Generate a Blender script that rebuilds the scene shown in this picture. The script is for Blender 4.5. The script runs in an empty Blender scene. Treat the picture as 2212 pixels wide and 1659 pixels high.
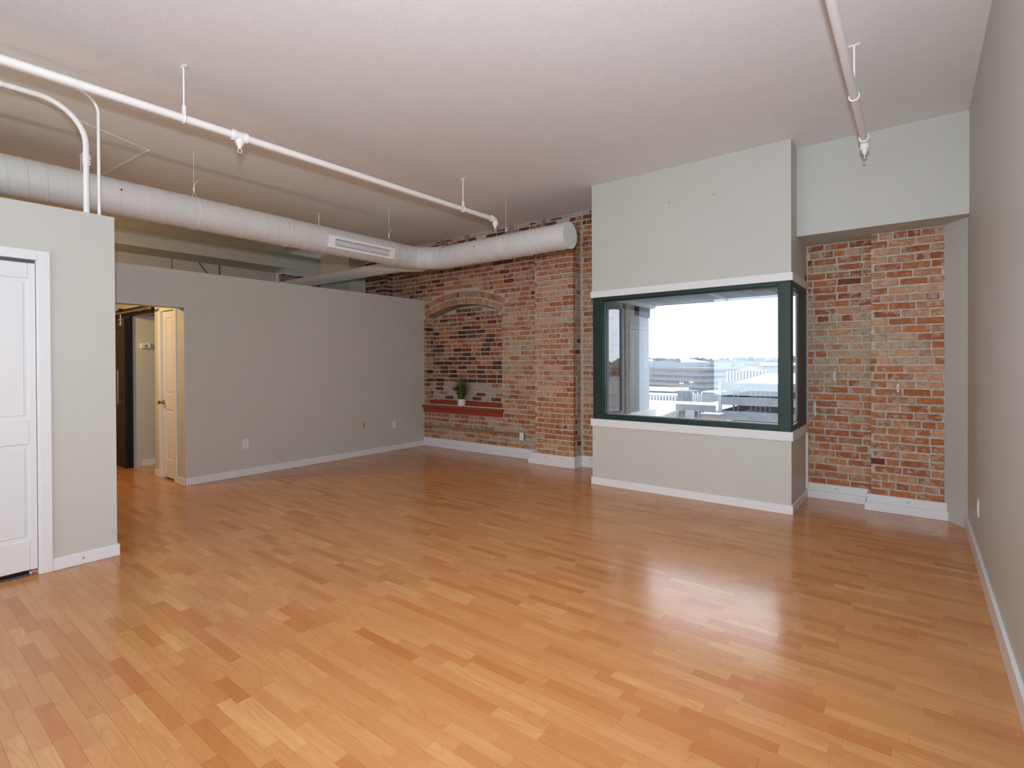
import bpy, bmesh, math, random
from mathutils import Matrix, Vector

# ------------------------------------------------------------------ camera
scene = bpy.context.scene
col = scene.collection
YAW, PITCH, ROLL, EYE = 0.66004480, -0.00591287, -0.00466125, 1.40
cam_data = bpy.data.cameras.new('camera')
cam = bpy.data.objects.new('camera', cam_data)
col.objects.link(cam)
_f = Vector((-math.sin(YAW) * math.cos(PITCH), math.cos(YAW) * math.cos(PITCH), math.sin(PITCH)))
_r0 = Vector((math.cos(YAW), math.sin(YAW), 0))
_u0 = _r0.cross(_f)
_r = _r0 * math.cos(ROLL) + _u0 * math.sin(ROLL)
_u = -_r0 * math.sin(ROLL) + _u0 * math.cos(ROLL)
cam.matrix_world = Matrix(((_r.x, _u.x, -_f.x, 0), (_r.y, _u.y, -_f.y, 0), (_r.z, _u.z, -_f.z, EYE), (0, 0, 0, 1)))
cam_data.sensor_width = 36.0
cam_data.lens = 1126.636 / 2212 * 36.0
cam_data.shift_y = -(829.5 - 790.76) / 2212
cam_data.clip_start = 0.05
cam_data.clip_end = 4000
scene.camera = cam

# ------------------------------------------------------------------ world (bright overcast sky)
world = bpy.data.worlds.new('overcast_sky')
scene.world = world
world.use_nodes = True
_bg = world.node_tree.nodes['Background']
_bg.inputs[0].default_value = (0.88, 0.955, 1.05, 1)
_bg.inputs[1].default_value = 4.2

# ------------------------------------------------------------------ the photographer's flash, just above the camera
flash_data = bpy.data.lights.new('camera_flash', 'SPOT')
flash_data.energy = 430
flash_data.spot_size = math.radians(165)
flash_data.spot_blend = 1.0
flash_data.shadow_soft_size = 0.05
flash_data.color = (0.89, 0.975, 1.08)
flash = bpy.data.objects.new('camera_flash', flash_data)
flash.location = (0.03, -0.03, 1.72)
flash.rotation_euler = (math.radians(90 + 11), 0, YAW + math.radians(3))
col.objects.link(flash)

vs = scene.view_settings
vs.view_transform = 'Standard'
vs.look = 'None'
vs.exposure = 0.13
vs.gamma = 1.0
vs.use_curve_mapping = False
try:
    scene.cycles.max_bounces = 10
    scene.cycles.diffuse_bounces = 6
    scene.cycles.transparent_max_bounces = 12
    scene.cycles.sample_clamp_indirect = 6.0
    scene.cycles.caustics_reflective = False
    scene.cycles.caustics_refractive = False
except Exception:
    pass

rnd = random.Random(11)


def lin(r, g, b):
    def c(x):
        x /= 255.0
        return x / 12.92 if x <= 0.04045 else ((x + 0.055) / 1.055) ** 2.4
    return (c(r), c(g), c(b), 1.0)


# ------------------------------------------------------------------ materials
class NT:
    def __init__(self, name):
        self.m = bpy.data.materials.new(name)
        self.m.use_nodes = True
        self.t = self.m.node_tree
        self.b = self.t.nodes['Principled BSDF']

    def n(self, kind, **kw):
        nd = self.t.nodes.new(kind)
        for k, v in kw.items():
            setattr(nd, k, v)
        return nd

    def l(self, a, b):
        self.t.links.new(a, b)

    def pos(self, scale=(1, 1, 1)):
        g = self.n('ShaderNodeNewGeometry')
        mp = self.n('ShaderNodeMapping')
        mp.inputs['Scale'].default_value = scale
        self.l(g.outputs['Position'], mp.inputs['Vector'])
        return mp.outputs['Vector']

    def noise(self, vec, scale, detail=3, rough=0.55):
        nz = self.n('ShaderNodeTexNoise')
        nz.inputs['Scale'].default_value = scale
        nz.inputs['Detail'].default_value = detail
        nz.inputs['Roughness'].default_value = rough
        self.l(vec, nz.inputs['Vector'])
        return nz.outputs['Fac']

    def ramp(self, fac, stops):
        r = self.n('ShaderNodeValToRGB')
        els = r.color_ramp.elements
        while len(els) < len(stops):
            els.new(0.5)
        for e, (p, c) in zip(els, stops):
            e.position = p
            e.color = c if len(c) == 4 else (*c, 1)
        self.l(fac, r.inputs['Fac'])
        return r.outputs['Color']

    def mix(self, fac, a, b, mode='MIX'):
        m = self.n('ShaderNodeMix', data_type='RGBA', blend_type=mode)
        for sock, v in ((m.inputs['Factor'], fac), (m.inputs[6], a), (m.inputs[7], b)):
            if hasattr(v, 'is_linked') or hasattr(v, 'links'):
                self.l(v, sock)
            else:
                sock.default_value = v
        return m.outputs[2]

    def math(self, op, a, b=None, clamp=False):
        m = self.n('ShaderNodeMath', operation=op, use_clamp=clamp)
        for i, v in enumerate((a, b)):
            if v is None:
                continue
            if hasattr(v, 'links'):
                self.l(v, m.inputs[i])
            else:
                m.inputs[i].default_value = v
        return m.outputs[0]

    def bump(self, h, strength, dist=0.01):
        bp = self.n('ShaderNodeBump')
        bp.inputs['Strength'].default_value = strength
        bp.inputs['Distance'].default_value = dist
        self.l(h, bp.inputs['Height'])
        self.l(bp.outputs['Normal'], self.b.inputs['Normal'])


def paint(name, color, rough=0.6, var=0.03, nscale=6.0, bscale=220.0, bump=0.0, bdist=0.002, metal=0.0, spec=0.5):
    k = NT(name)
    p = k.pos()
    if var:
        f = k.noise(p, nscale, 3)
        dark = tuple(c * (1 - var) for c in color[:3]) + (1,)
        lite = tuple(min(1, c * (1 + var)) for c in color[:3]) + (1,)
        k.l(k.ramp(f, [(0.3, dark), (0.7, lite)]), k.b.inputs['Base Color'])
    else:
        k.b.inputs['Base Color'].default_value = color
    k.b.inputs['Roughness'].default_value = rough
    k.b.inputs['Metallic'].default_value = metal
    k.b.inputs['Specular IOR Level'].default_value = spec
    if bump:
        k.bump(k.noise(p, bscale, 2), bump, bdist)
    return k.m


M = {}
M['wall'] = paint('greige_wall_paint', (0.55, 0.548, 0.50, 1), 0.55, 0.015, 3, 260, 0.12, 0.001)
M['ceiling'] = paint('orange_peel_ceiling', (0.805, 0.82, 0.83, 1), 0.7, 0.015, 5, 85, 0.55, 0.004)
M['trim'] = paint('white_trim_paint', (0.76, 0.76, 0.765, 1), 0.38, 0.01, 8)
M['door'] = paint('white_door_paint', (0.74, 0.745, 0.755, 1), 0.42, 0.01, 8)
M['pipe'] = paint('white_pipe_paint', (0.88, 0.88, 0.86, 1), 0.45, 0.02, 12)
M['duct'] = paint('white_duct_paint', (0.66, 0.65, 0.625, 1), 0.5, 0.02, 5)
M['green'] = paint('dark_green_window_paint', (0.010, 0.036, 0.026, 1), 0.42, 0.08, 10, spec=0.35)
M['gasket'] = paint('black_window_gasket', (0.008, 0.008, 0.01, 1), 0.5, 0)
M['bead'] = paint('silver_glazing_spacer', (0.6, 0.62, 0.66, 1), 0.3, 0, metal=0.6)
M['red'] = paint('red_painted_sill', (0.30, 0.040, 0.015, 1), 0.5, 0.08, 14)
M['ceramic'] = paint('white_glazed_ceramic', (0.72, 0.72, 0.73, 1), 0.18, 0.01)
M['soil'] = paint('dark_soil', (0.03, 0.022, 0.015, 1), 0.9, 0.3, 60)
M['plate_white'] = paint('white_plastic', (0.74, 0.75, 0.77, 1), 0.35, 0.0)
M['plate_beige'] = paint('ivory_plastic', (0.58, 0.52, 0.34, 1), 0.4, 0.0)
M['slot'] = paint('dark_slot', (0.02, 0.02, 0.022, 1), 0.6, 0.0)
M['galv'] = paint('galvanised_steel', (0.33, 0.36, 0.36, 1), 0.45, 0.15, 40, metal=0.7)
M['steel'] = paint('brushed_steel', (0.55, 0.54, 0.52, 1), 0.32, 0.05, 30, metal=0.9)
M['brass'] = paint('aged_brass', (0.42, 0.30, 0.13, 1), 0.3, 0.1, 30, metal=0.9)
M['bulb'] = paint('red_sprinkler_bulb', (0.32, 0.10, 0.05, 1), 0.2, 0.0)
M['black'] = paint('black_painted_timber', (0.008, 0.009, 0.012, 1), 0.45, 0.2, 20, spec=0.3)
M['espresso'] = paint('dark_espresso_wood', (0.016, 0.009, 0.005, 1), 0.45, 0.5, 25, spec=0.3)
M['track'] = paint('grey_door_track', (0.10, 0.11, 0.125, 1), 0.35, 0.1, metal=0.5)
M['tile'] = paint('pale_floor_tile', (0.40, 0.36, 0.30, 1), 0.3, 0.08, 9)
M['screen'] = paint('grey_green_display', (0.30, 0.40, 0.38, 1), 0.3, 0.0)
M['cable'] = paint('dark_grey_line', (0.12, 0.12, 0.105, 1), 0.6, 0.0)
M['chipped'] = paint('red_rubber_stop', (0.35, 0.07, 0.03, 1), 0.6, 0.1, 50)
M['mortar'] = paint('old_lime_mortar', (0.53, 0.465, 0.385, 1), 0.95, 0.2, 30, 160, 0.8, 0.006)
M['wood_slab'] = paint('floor_underlay', (0.36, 0.16, 0.06, 1), 0.3, 0.2, 8)
# outside
M['ext_panel'] = paint('pale_exterior_panel', (0.34, 0.37, 0.40, 1), 0.6, 0.04, 3)
M['ext_dark'] = paint('shaded_exterior_panel', (0.075, 0.085, 0.095, 1), 0.6, 0.04, 3)  # darker copy of the exterior panel, shade of the recess put into the colour
M['soffit'] = paint('pale_soffit_board', (0.36, 0.385, 0.41, 1), 0.6, 0.03, 3)
M['concrete'] = paint('weathered_concrete', (0.135, 0.145, 0.155, 1), 0.9, 0.16, 0.8)
M['concrete_pale'] = paint('pale_precast_concrete', (0.24, 0.245, 0.25, 1), 0.9, 0.10, 0.6)
M['deck_haze'] = paint('haze_paled_concrete_deck', (0.27, 0.285, 0.32, 1), 0.9, 0.1, 0.6)  # paler, bluer concrete: haze over the open decks is put into the colour
M['snow'] = paint('snow', (0.46, 0.475, 0.49, 1), 0.9, 0.14, 0.08)
M['asphalt'] = paint('slushy_asphalt', (0.16, 0.165, 0.175, 1), 0.9, 0.35, 0.05)
M['tan_band'] = paint('tan_brick_band', (0.22, 0.175, 0.155, 1), 0.9, 0.06, 0.4)
M['glass_band'] = paint('blue_grey_ribbon_glass', (0.10, 0.15, 0.20, 1), 0.15, 0.3, 0.35)
M['metal_blue'] = paint('pale_blue_metal_cladding', (0.21, 0.24, 0.275, 1), 0.6, 0.06, 0.2)
M['brick_far'] = paint('distant_pink_brick', (0.17, 0.13, 0.125, 1), 0.9, 0.1, 1.2)
M['trees'] = paint('haze_blue_trees', (0.11, 0.12, 0.145, 1), 1.0, 0.35, 0.06)  # blue of the distant haze is mixed into the tree colour
M['lamp_far'] = paint('white_street_lamp_globe', (0.75, 0.75, 0.76, 1), 0.4, 0.0)
M['pole_far'] = paint('grey_lamp_pole', (0.20, 0.21, 0.22, 1), 0.6, 0.0)


def glass_mat(name, tint, refl=0.08):
    k = NT(name)
    k.t.nodes.remove(k.b)
    g = k.n('ShaderNodeNewGeometry')
    d = k.n('ShaderNodeVectorMath', operation='DOT_PRODUCT')
    k.l(g.outputs['Incoming'], d.inputs[0])
    k.l(g.outputs['Normal'], d.inputs[1])
    a = k.math('ABSOLUTE', d.outputs['Value'])
    o = k.math('SUBTRACT', 1.0, a, True)
    p = k.math('POWER', o, 5.0)
    s = k.math('MULTIPLY', p, 1.0 - refl)
    fr = k.math('ADD', s, refl, True)
    tr = k.n('ShaderNodeBsdfTransparent')
    tr.inputs['Color'].default_value = tint
    gl = k.n('ShaderNodeBsdfGlossy')
    gl.inputs['Roughness'].default_value = 0.0
    gl.inputs['Color'].default_value = (0.95, 0.97, 1, 1)
    mx = k.n('ShaderNodeMixShader')
    k.l(fr, mx.inputs[0])
    k.l(tr.outputs[0], mx.inputs[1])
    k.l(gl.outputs[0], mx.inputs[2])
    k.l(mx.outputs[0], k.t.nodes['Material Output'].inputs['Surface'])
    return k.m


M['glass'] = glass_mat('window_glass', (0.86, 0.90, 0.92, 1), 0.13)


def brick_mat(name, base, smear=0.5, smear_col=(0.50, 0.40, 0.31, 1), var=0.25):
    k = NT(name)
    p = k.pos()
    oi = k.n('ShaderNodeObjectInfo')
    at = k.n('ShaderNodeAttribute')
    at.attribute_name = 'tone'
    rv = k.math('FRACT', k.math('ADD', oi.outputs['Random'], at.outputs['Fac']))
    lo = tuple(c * (1 - var) for c in base[:3]) + (1,)
    hi = (base[0] * (1 + var * .6), base[1] * (1 + var), base[2] * (1 + var), 1)
    c0 = k.ramp(rv, [(0.0, lo), (1.0, hi)])
    off = k.n('ShaderNodeVectorMath', operation='ADD')
    k.l(p, off.inputs[0])
    cmb = k.n('ShaderNodeCombineXYZ')
    k.l(k.math('MULTIPLY', rv, 37.0), cmb.inputs[0])
    k.l(cmb.outputs[0], off.inputs[1])
    v = off.outputs[0]
    n1 = k.noise(v, 26, 4, 0.6)
    c1 = k.mix(k.math('MULTIPLY', k.ramp(n1, [(0.3, (0, 0, 0)), (0.72, (1, 1, 1))]), 0.5), c0, (base[0] * .45, base[1] * .45, base[2] * .5, 1))
    n2 = k.math('ADD', k.math('MULTIPLY', k.noise(v, 15, 5, 0.7), 0.72), k.math('MULTIPLY', k.noise(v, 62, 3, 0.7), 0.28))
    thr = k.ramp(n2, [(max(0.0, 0.69 - smear * .36), (0, 0, 0, 1)), (max(0.05, 0.75 - smear * .32), (1, 1, 1, 1))])
    c2 = k.mix(k.math('MULTIPLY', thr, 0.72), c1, smear_col)
    k.l(c2, k.b.inputs['Base Color'])
    k.b.inputs['Roughness'].default_value = 0.9
    k.b.inputs['Specular IOR Level'].default_value = 0.25
    k.bump(k.math('ADD', k.noise(v, 70, 4), k.math('MULTIPLY', n2, 0.8)), 0.55, 0.006)
    return k.m


BR = {
    'orange': brick_mat('orange_brick', (0.49, 0.160, 0.058), 0.50),
    'amber': brick_mat('amber_brick', (0.49, 0.205, 0.080), 0.55),
    'red': brick_mat('red_brick', (0.38, 0.105, 0.050), 0.55),
    'peach': brick_mat('peach_washed_brick', (0.55, 0.265, 0.145), 0.62, (0.54, 0.40, 0.29, 1)),
    'arch': brick_mat('sandy_arch_brick', (0.50, 0.25, 0.14), 0.45, (0.52, 0.40, 0.30, 1)),
    'tan': brick_mat('tan_grey_brick', (0.46, 0.30, 0.185), 0.65, (0.50, 0.41, 0.30, 1)),
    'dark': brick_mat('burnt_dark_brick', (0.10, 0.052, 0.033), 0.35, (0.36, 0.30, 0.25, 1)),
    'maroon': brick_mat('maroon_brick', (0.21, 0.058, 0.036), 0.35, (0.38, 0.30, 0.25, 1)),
    'lime': brick_mat('limewashed_brick', (0.34, 0.15, 0.09), 0.98, (0.50, 0.45, 0.40, 1)),
    'grey': brick_mat('grey_painted_brick', (0.30, 0.19, 0.16), 0.95, (0.42, 0.39, 0.37, 1)),
}


def floor_mat():
    k = NT('laminate_strip_wood')
    at = k.n('ShaderNodeAttribute')
    at.attribute_name = 'tone'
    tone = at.outputs['Fac']
    oi = k.n('ShaderNodeObjectInfo')
    g = k.n('ShaderNodeNewGeometry')
    cmb = k.n('ShaderNodeCombineXYZ')
    k.l(k.math('MULTIPLY', tone, 83.0), cmb.inputs[0])
    k.l(k.math('MULTIPLY', oi.outputs['Random'], 51.0), cmb.inputs[2])
    add = k.n('ShaderNodeVectorMath', operation='ADD')
    k.l(g.outputs['Position'], add.inputs[0])
    k.l(cmb.outputs[0], add.inputs[1])
    mp = k.n('ShaderNodeMapping')
    mp.inputs['Scale'].default_value = (1.0, 9.0, 1.0)
    k.l(add.outputs[0], mp.inputs['Vector'])
    v = mp.outputs['Vector']
    base = k.ramp(tone, [(0.0, (0.475, 0.172, 0.050)), (0.22, (0.525, 0.208, 0.066)), (0.5, (0.570, 0.252, 0.090)),
                         (0.8, (0.620, 0.298, 0.112)), (1.0, (0.670, 0.345, 0.136))])
    broad = k.noise(v, 2.6, 2)
    c1 = k.mix(k.math('MULTIPLY', k.ramp(broad, [(0.35, (0, 0, 0)), (0.7, (1, 1, 1))]), 0.35), base, (0.47, 0.175, 0.058, 1))
    mp3 = k.n('ShaderNodeMapping')
    mp3.inputs['Scale'].default_value = (1.6, 13.0, 1.0)
    k.l(add.outputs[0], mp3.inputs['Vector'])
    contour = k.math('FRACT', k.math('MULTIPLY', k.noise(mp3.outputs['Vector'], 1.0, 0), 11.0))
    ring = k.ramp(contour, [(0.0, (1, 1, 1)), (0.30, (0, 0, 0)), (0.93, (0, 0, 0)), (1.0, (1, 1, 1))])
    mask = k.ramp(k.noise(add.outputs[0], 2.2, 1), [(0.42, (0.25, 0.25, 0.25)), (0.62, (1, 1, 1))])
    c2 = k.mix(k.math('MULTIPLY', ring, k.math('MULTIPLY', mask, 0.34)), c1, (0.40, 0.135, 0.045, 1))
    mp2 = k.n('ShaderNodeMapping')
    mp2.inputs['Scale'].default_value = (6.0, 140.0, 1.0)
    k.l(add.outputs[0], mp2.inputs['Vector'])
    fine = k.noise(mp2.outputs['Vector'], 1.0, 4, 0.6)
    c3 = k.mix(k.math('MULTIPLY', k.ramp(fine, [(0.5, (0, 0, 0)), (0.72, (1, 1, 1))]), 0.22), c2, (0.36, 0.12, 0.045, 1))
    k.l(c3, k.b.inputs['Base Color'])
    rr = k.ramp(k.noise(k.pos(), 5, 2), [(0.3, (0.17, 0.17, 0.17)), (0.7, (0.21, 0.21, 0.21))])
    k.l(rr, k.b.inputs['Roughness'])
    k.b.inputs['Specular IOR Level'].default_value = 0.45
    k.bump(fine, 0.05, 0.0006)
    return k.m


M['strip'] = floor_mat()


def grass_mat():
    k = NT('grass_blade')
    at = k.n('ShaderNodeAttribute')
    at.attribute_name = 'tone'
    k.l(k.ramp(at.outputs['Fac'], [(0.0, (0.012, 0.03, 0.006)), (0.6, (0.045, 0.085, 0.012)), (1.0, (0.11, 0.14, 0.02))]), k.b.inputs['Base Color'])
    k.b.inputs['Roughness'].default_value = 0.55
    return k.m


M['grass'] = grass_mat()


# ------------------------------------------------------------------ geometry helpers
BASE = {}


class MB:
    def __init__(self):
        self.v, self.f, self.tone, self._t = [], [], [], 0.0

    def add(self, vs_, fs_):
        o = len(self.v)
        self.v += [tuple(p) for p in vs_]
        for f in fs_:
            self.f.append(tuple(i + o for i in f))
            self.tone.append(self._t)
        return self

    def box(self, x0, x1, y0, y1, z0, z1):
        x0, x1 = min(x0, x1), max(x0, x1)
        y0, y1 = min(y0, y1), max(y0, y1)
        z0, z1 = min(z0, z1), max(z0, z1)
        return self.add([(x0, y0, z0), (x1, y0, z0), (x1, y1, z0), (x0, y1, z0), (x0, y0, z1), (x1, y0, z1), (x1, y1, z1), (x0, y1, z1)],
                        [(0, 3, 2, 1), (4, 5, 6, 7), (0, 1, 5, 4), (1, 2, 6, 5), (2, 3, 7, 6), (3, 0, 4, 7)])

    def prism(self, pts, d):
        n = len(pts)
        a = [Vector(p) for p in pts]
        b = [p + Vector(d) for p in a]
        fs = [tuple(range(n - 1, -1, -1)), tuple(range(n, 2 * n))]
        fs += [(i, (i + 1) % n, n + (i + 1) % n, n + i) for i in range(n)]
        return self.add(a + b, fs)

    def tube(self, path, r, n=12, caps=True):
        P = [Vector(p) for p in path]
        R = r if isinstance(r, (list, tuple)) else [r] * len(P)
        T = []
        for i in range(len(P)):
            t = (P[min(i + 1, len(P) - 1)] - P[max(i - 1, 0)])
            T.append(t.normalized())
        up = Vector((0, 0, 1)) if abs(T[0].z) < 0.9 else Vector((1, 0, 0))
        nrm = (up - T[0] * up.dot(T[0])).normalized()
        vs_, fs_ = [], []
        for i in range(len(P)):
            nrm = (nrm - T[i] * nrm.dot(T[i])).normalized()
            bn = T[i].cross(nrm)
            for j in range(n):
                a = 2 * math.pi * j / n
                vs_.append(P[i] + (nrm * math.cos(a) + bn * math.sin(a)) * R[i])
        for i in range(len(P) - 1):
            for j in range(n):
                fs_.append((i * n + j, i * n + (j + 1) % n, (i + 1) * n + (j + 1) % n, (i + 1) * n + j))
        if caps:
            fs_.append(tuple(range(n - 1, -1, -1)))
            fs_.append(tuple((len(P) - 1) * n + j for j in range(n)))
        return self.add(vs_, fs_)

    def lathe(self, prof, c, n=24):
        vs_, fs_ = [], []
        for r, z in prof:
            for j in range(n):
                a = 2 * math.pi * j / n
                vs_.append((c[0] + r * math.cos(a), c[1] + r * math.sin(a), c[2] + z))
        for i in range(len(prof) - 1):
            for j in range(n):
                fs_.append((i * n + j, i * n + (j + 1) % n, (i + 1) * n + (j + 1) % n, (i + 1) * n + j))
        return self.add(vs_, fs_)

    def ball(self, c, r, n=10):
        prof = [(r * math.sin(math.pi * i / n) + 1e-5, -r * math.cos(math.pi * i / n)) for i in range(n + 1)]
        return self.lathe(prof, c, n + 4)

    def quad(self, a, b, c, d):
        return self.add([a, b, c, d], [(0, 1, 2, 3)])

    def mesh(self, name, base=(0, 0, 0), tone=False):
        me = bpy.data.meshes.new(name)
        b = Vector(base)
        me.from_pydata([tuple(Vector(p) - b) for p in self.v], [], self.f)
        if tone:
            a = me.attributes.new('tone', 'FLOAT', 'FACE')
            a.data.foreach_set('value', self.tone)
        me.update()
        return me

    def build(self, name, mat, parent=None, smooth=False, bev=0.0, tone=False):
        base = BASE[parent] if parent else Vector((0, 0, 0))
        me = self.mesh(name, base, tone)
        if bev:
            bm = bmesh.new()
            bm.from_mesh(me)
            bmesh.ops.remove_doubles(bm, verts=bm.verts, dist=1e-5)
            bmesh.ops.bevel(bm, geom=list(bm.edges), offset=bev, segments=1, affect='EDGES', profile=0.5, clamp_overlap=True)
            bm.to_mesh(me)
            bm.free()
        if smooth:
            bm = bmesh.new()
            bm.from_mesh(me)
            for f in bm.faces:
                f.smooth = True
            for e in bm.edges:
                if len(e.link_faces) == 2 and e.calc_face_angle(0) > 0.7:
                    e.smooth = False
            bm.to_mesh(me)
            bm.free()
        me.materials.append(M[mat] if isinstance(mat, str) else mat)
        o = bpy.data.objects.new(name, me)
        col.objects.link(o)
        if parent:
            o.parent = parent
        BASE[o] = base
        return o


def tag(o, label=None, cat=None, group=None, kind=None):
    for k_, v_ in (('label', label), ('category', cat), ('group', group), ('kind', kind)):
        if v_:
            o[k_] = v_
    return o


def thing(name, label, cat, loc=(0, 0, 0), group=None, kind=None):
    o = bpy.data.objects.new(name, None)
    o.location = loc
    o.empty_display_size = 0.1
    col.objects.link(o)
    BASE[o] = Vector(loc)
    return tag(o, label, cat, group, kind)


def boxes(*bs):
    m = MB()
    for b in bs:
        m.box(*b)
    return m


def struct(name, label, cat, mb, mat, bev=0.0):
    return tag(mb.build(name, mat, None, False, bev), label, cat, None, 'structure')


def arc(c, r, a0, a1, n, ax1, ax2):
    c, ax1, ax2 = Vector(c), Vector(ax1), Vector(ax2)
    return [c + (ax1 * math.cos(a0 + (a1 - a0) * i / n) + ax2 * math.sin(a0 + (a1 - a0) * i / n)) * r for i in range(n + 1)]


# ------------------------------------------------------------------ room dimensions
XR, XP, XL = 0.335, -6.66, -4.645          # right wall, partition face, closet wall face
YB, YBOX, YREAR = 6.13, 5.325, -3.6        # brick wall, window box front, wall behind the camera
H, HP = 3.43, 2.48                         # ceiling, partition top
BX0, BX1 = -2.96, -0.905                   # window box sides

# ------------------------------------------------------------------ floor
floor = struct('floor', 'orange wood-strip laminate floor running across the whole room', 'floor',
               boxes((-10.2, XR + .1, YREAR - .1, 6.5, -0.2, -0.0045)), 'wood_slab')

SW = 0.058
tones = [i / 13 for i in range(14)]
strip_mesh = []
for t_ in tones:
    mb = MB()
    mb._t = t_
    mb.add([(0, 0, 0), (1, 0, 0), (1, 1, 0), (0, 1, 0), (0, 0, 1), (1, 0, 1), (1, 1, 1), (0, 1, 1)],
           [(4, 5, 6, 7), (0, 1, 5, 4), (1, 2, 6, 5), (2, 3, 7, 6), (3, 0, 4, 7)])
    me = mb.mesh('floor_strip', tone=True)
    me.materials.append(M['strip'])
    strip_mesh.append(me)


def project(p):
    d = Vector(p) - Vector((0, 0, EYE))
    z = d.dot(_f)
    if z < 0.05:
        return None
    return (1106 + 1126.636 * d.dot(_r) / z, 790.76 - 1126.636 * d.dot(_u) / z, z)


strips = []
j = 0
y = -1.5
while y < 6.14:
    # three rows make one board of the laminate: their ends share the board ends
    if j % 3 == 0:
        bo = rnd.uniform(0, 1.2)
    x = -8.85 - rnd.uniform(0, 0.3)
    prev = 0.5
    while x < XR:
        ln = rnd.choice([0.19, 0.23, 0.27, 0.31, 0.36, 0.40, 0.44])
        x1 = min(x + ln, XR)
        u = rnd.random()
        t_ = min(1, max(0, rnd.gauss(0.62, 0.17))) if u > 0.12 else rnd.uniform(0.0, 0.3)
        if x1 - x > 0.01 and not (x < XL - .2 and x1 < -4.9 and y < 0.2):
            strips.append((x, x1, y, y + SW, round(t_ * 13)))
        x = x1
    y += SW
    j += 1
sized = []
for s_ in strips:
    c = project(((s_[0] + s_[1]) / 2, (s_[2] + s_[3]) / 2, 0))
    a = 0
    if c and -20 < c[0] < 2232 and -20 < c[1] < 1679:
        a = (s_[1] - s_[0]) * 1126.0 ** 2 * EYE / c[2] ** 3
        sx = (s_[0] + s_[1]) / 2
        if sx < XL - .05 and c[0] < 240:
            a = 0
    sized.append(a)
order = sorted(range(len(strips)), key=lambda i: -sized[i])
single = set(order[:300])
rest = MB()
GAP = 0.0003
for i, (x0, x1, y0, y1, ti) in enumerate(strips):
    if i in single:
        o = bpy.data.objects.new('floor_strip', strip_mesh[ti])
        o.parent = floor
        o.location = (x0 + GAP, y0 + GAP, -0.0045)
        o.scale = (x1 - x0 - 2 * GAP, y1 - y0 - 2 * GAP, 0.0045)
        col.objects.link(o)
    else:
        rest._t = tones[ti]
        rest.box(x0 + GAP, x1 - GAP, y0 + GAP, y1 - GAP, -0.0045, 0)
o = rest.build('floor_strips', 'strip', floor, tone=True)
o['kind'] = 'stuff'

# ------------------------------------------------------------------ ceiling and plain walls
struct('ceiling', 'off-white orange-peel textured ceiling over the whole room', 'ceiling',
       boxes((-11.5, XR + .1, YREAR - .1, 6.9, H, H + 0.15)), 'ceiling')
struct('wall_right', 'plain greige wall running along the right edge', 'wall',
       boxes((XR, XR + 0.12, YREAR - .1, 6.5, -0.2, H)), 'wall')
struct('wall_rear', 'greige wall behind the camera around an added wide window', 'wall',
       boxes((-11.5, -4.4, YREAR - .12, YREAR, -0.2, H), (0.12, XR, YREAR - .12, YREAR, -0.2, H),
             (-4.4, 0.12, YREAR - .12, YREAR, -0.2, 0.45), (-4.4, 0.12, YREAR - .12, YREAR, 3.15, H)), 'wall')
w2 = thing('window_added', 'unseen wide window added behind the camera for daylight', 'window', (-2.14, YREAR, 0.45), kind='structure')  # unseen window, added so daylight comes in from behind
boxes((-4.4, 0.12, YREAR - .1, YREAR - .02, 0.45, 0.52), (-4.4, 0.12, YREAR - .1, YREAR - .02, 3.08, 3.15),
      (-4.4, -4.32, YREAR - .1, YREAR - .02, 0.52, 3.08), (0.04, 0.12, YREAR - .1, YREAR - .02, 0.52, 3.08),
      (-2.18, -2.10, YREAR - .1, YREAR - .02, 0.52, 3.08)).build('window_frame', 'green', w2)
MB().quad((-4.32, YREAR - .06, .52), (-2.18, YREAR - .06, .52), (-2.18, YREAR - .06, 3.08), (-4.32, YREAR - .06, 3.08)).build('pane', 'glass', w2)
MB().quad((-2.10, YREAR - .06, .52), (0.04, YREAR - .06, .52), (0.04, YREAR - .06, 3.08), (-2.10, YREAR - .06, 3.08)).build('pane', 'glass', w2)

# closet wall on the left (partial height), with the closet behind it
CY0, CY1, CZ = -0.435, 0.812, 2.10
XLB = XL - 0.115
wl = struct('wall_left', 'greige part-height wall with the white closet doors', 'wall',
            boxes((XLB, XL, CY1, 1.24, 0, HP), (XLB, XL, YREAR, CY0, 0, HP), (XLB, XL, CY0, CY1, CZ, HP)), 'wall')
struct('wall_closet', 'inner faces of the closet behind the white doors', 'wall',
       boxes((XLB - .62, XLB - .55, CY0 - .1, CY1 + .1, 0, HP), (XLB - .55, XLB, CY1 + .03, CY1 + .1, 0, HP),
             (XLB - .55, XLB, CY0 - .1, CY0 - .03, 0, HP), (XLB - .55, XLB, CY0 - .03, CY1 + .03, HP - .05, HP)), 'wall')

# partition with the hall opening
struct('wall_partition', 'long greige partition stopping short of the ceiling', 'wall',
       boxes((XP - .18, XP, 2.43, YB + .02, 0, HP), (XP - .18, XP, 0.9, 2.43, 2.055, HP), (XP - .18, XP, YREAR, 0.9, 0, HP)), 'wall')

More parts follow.
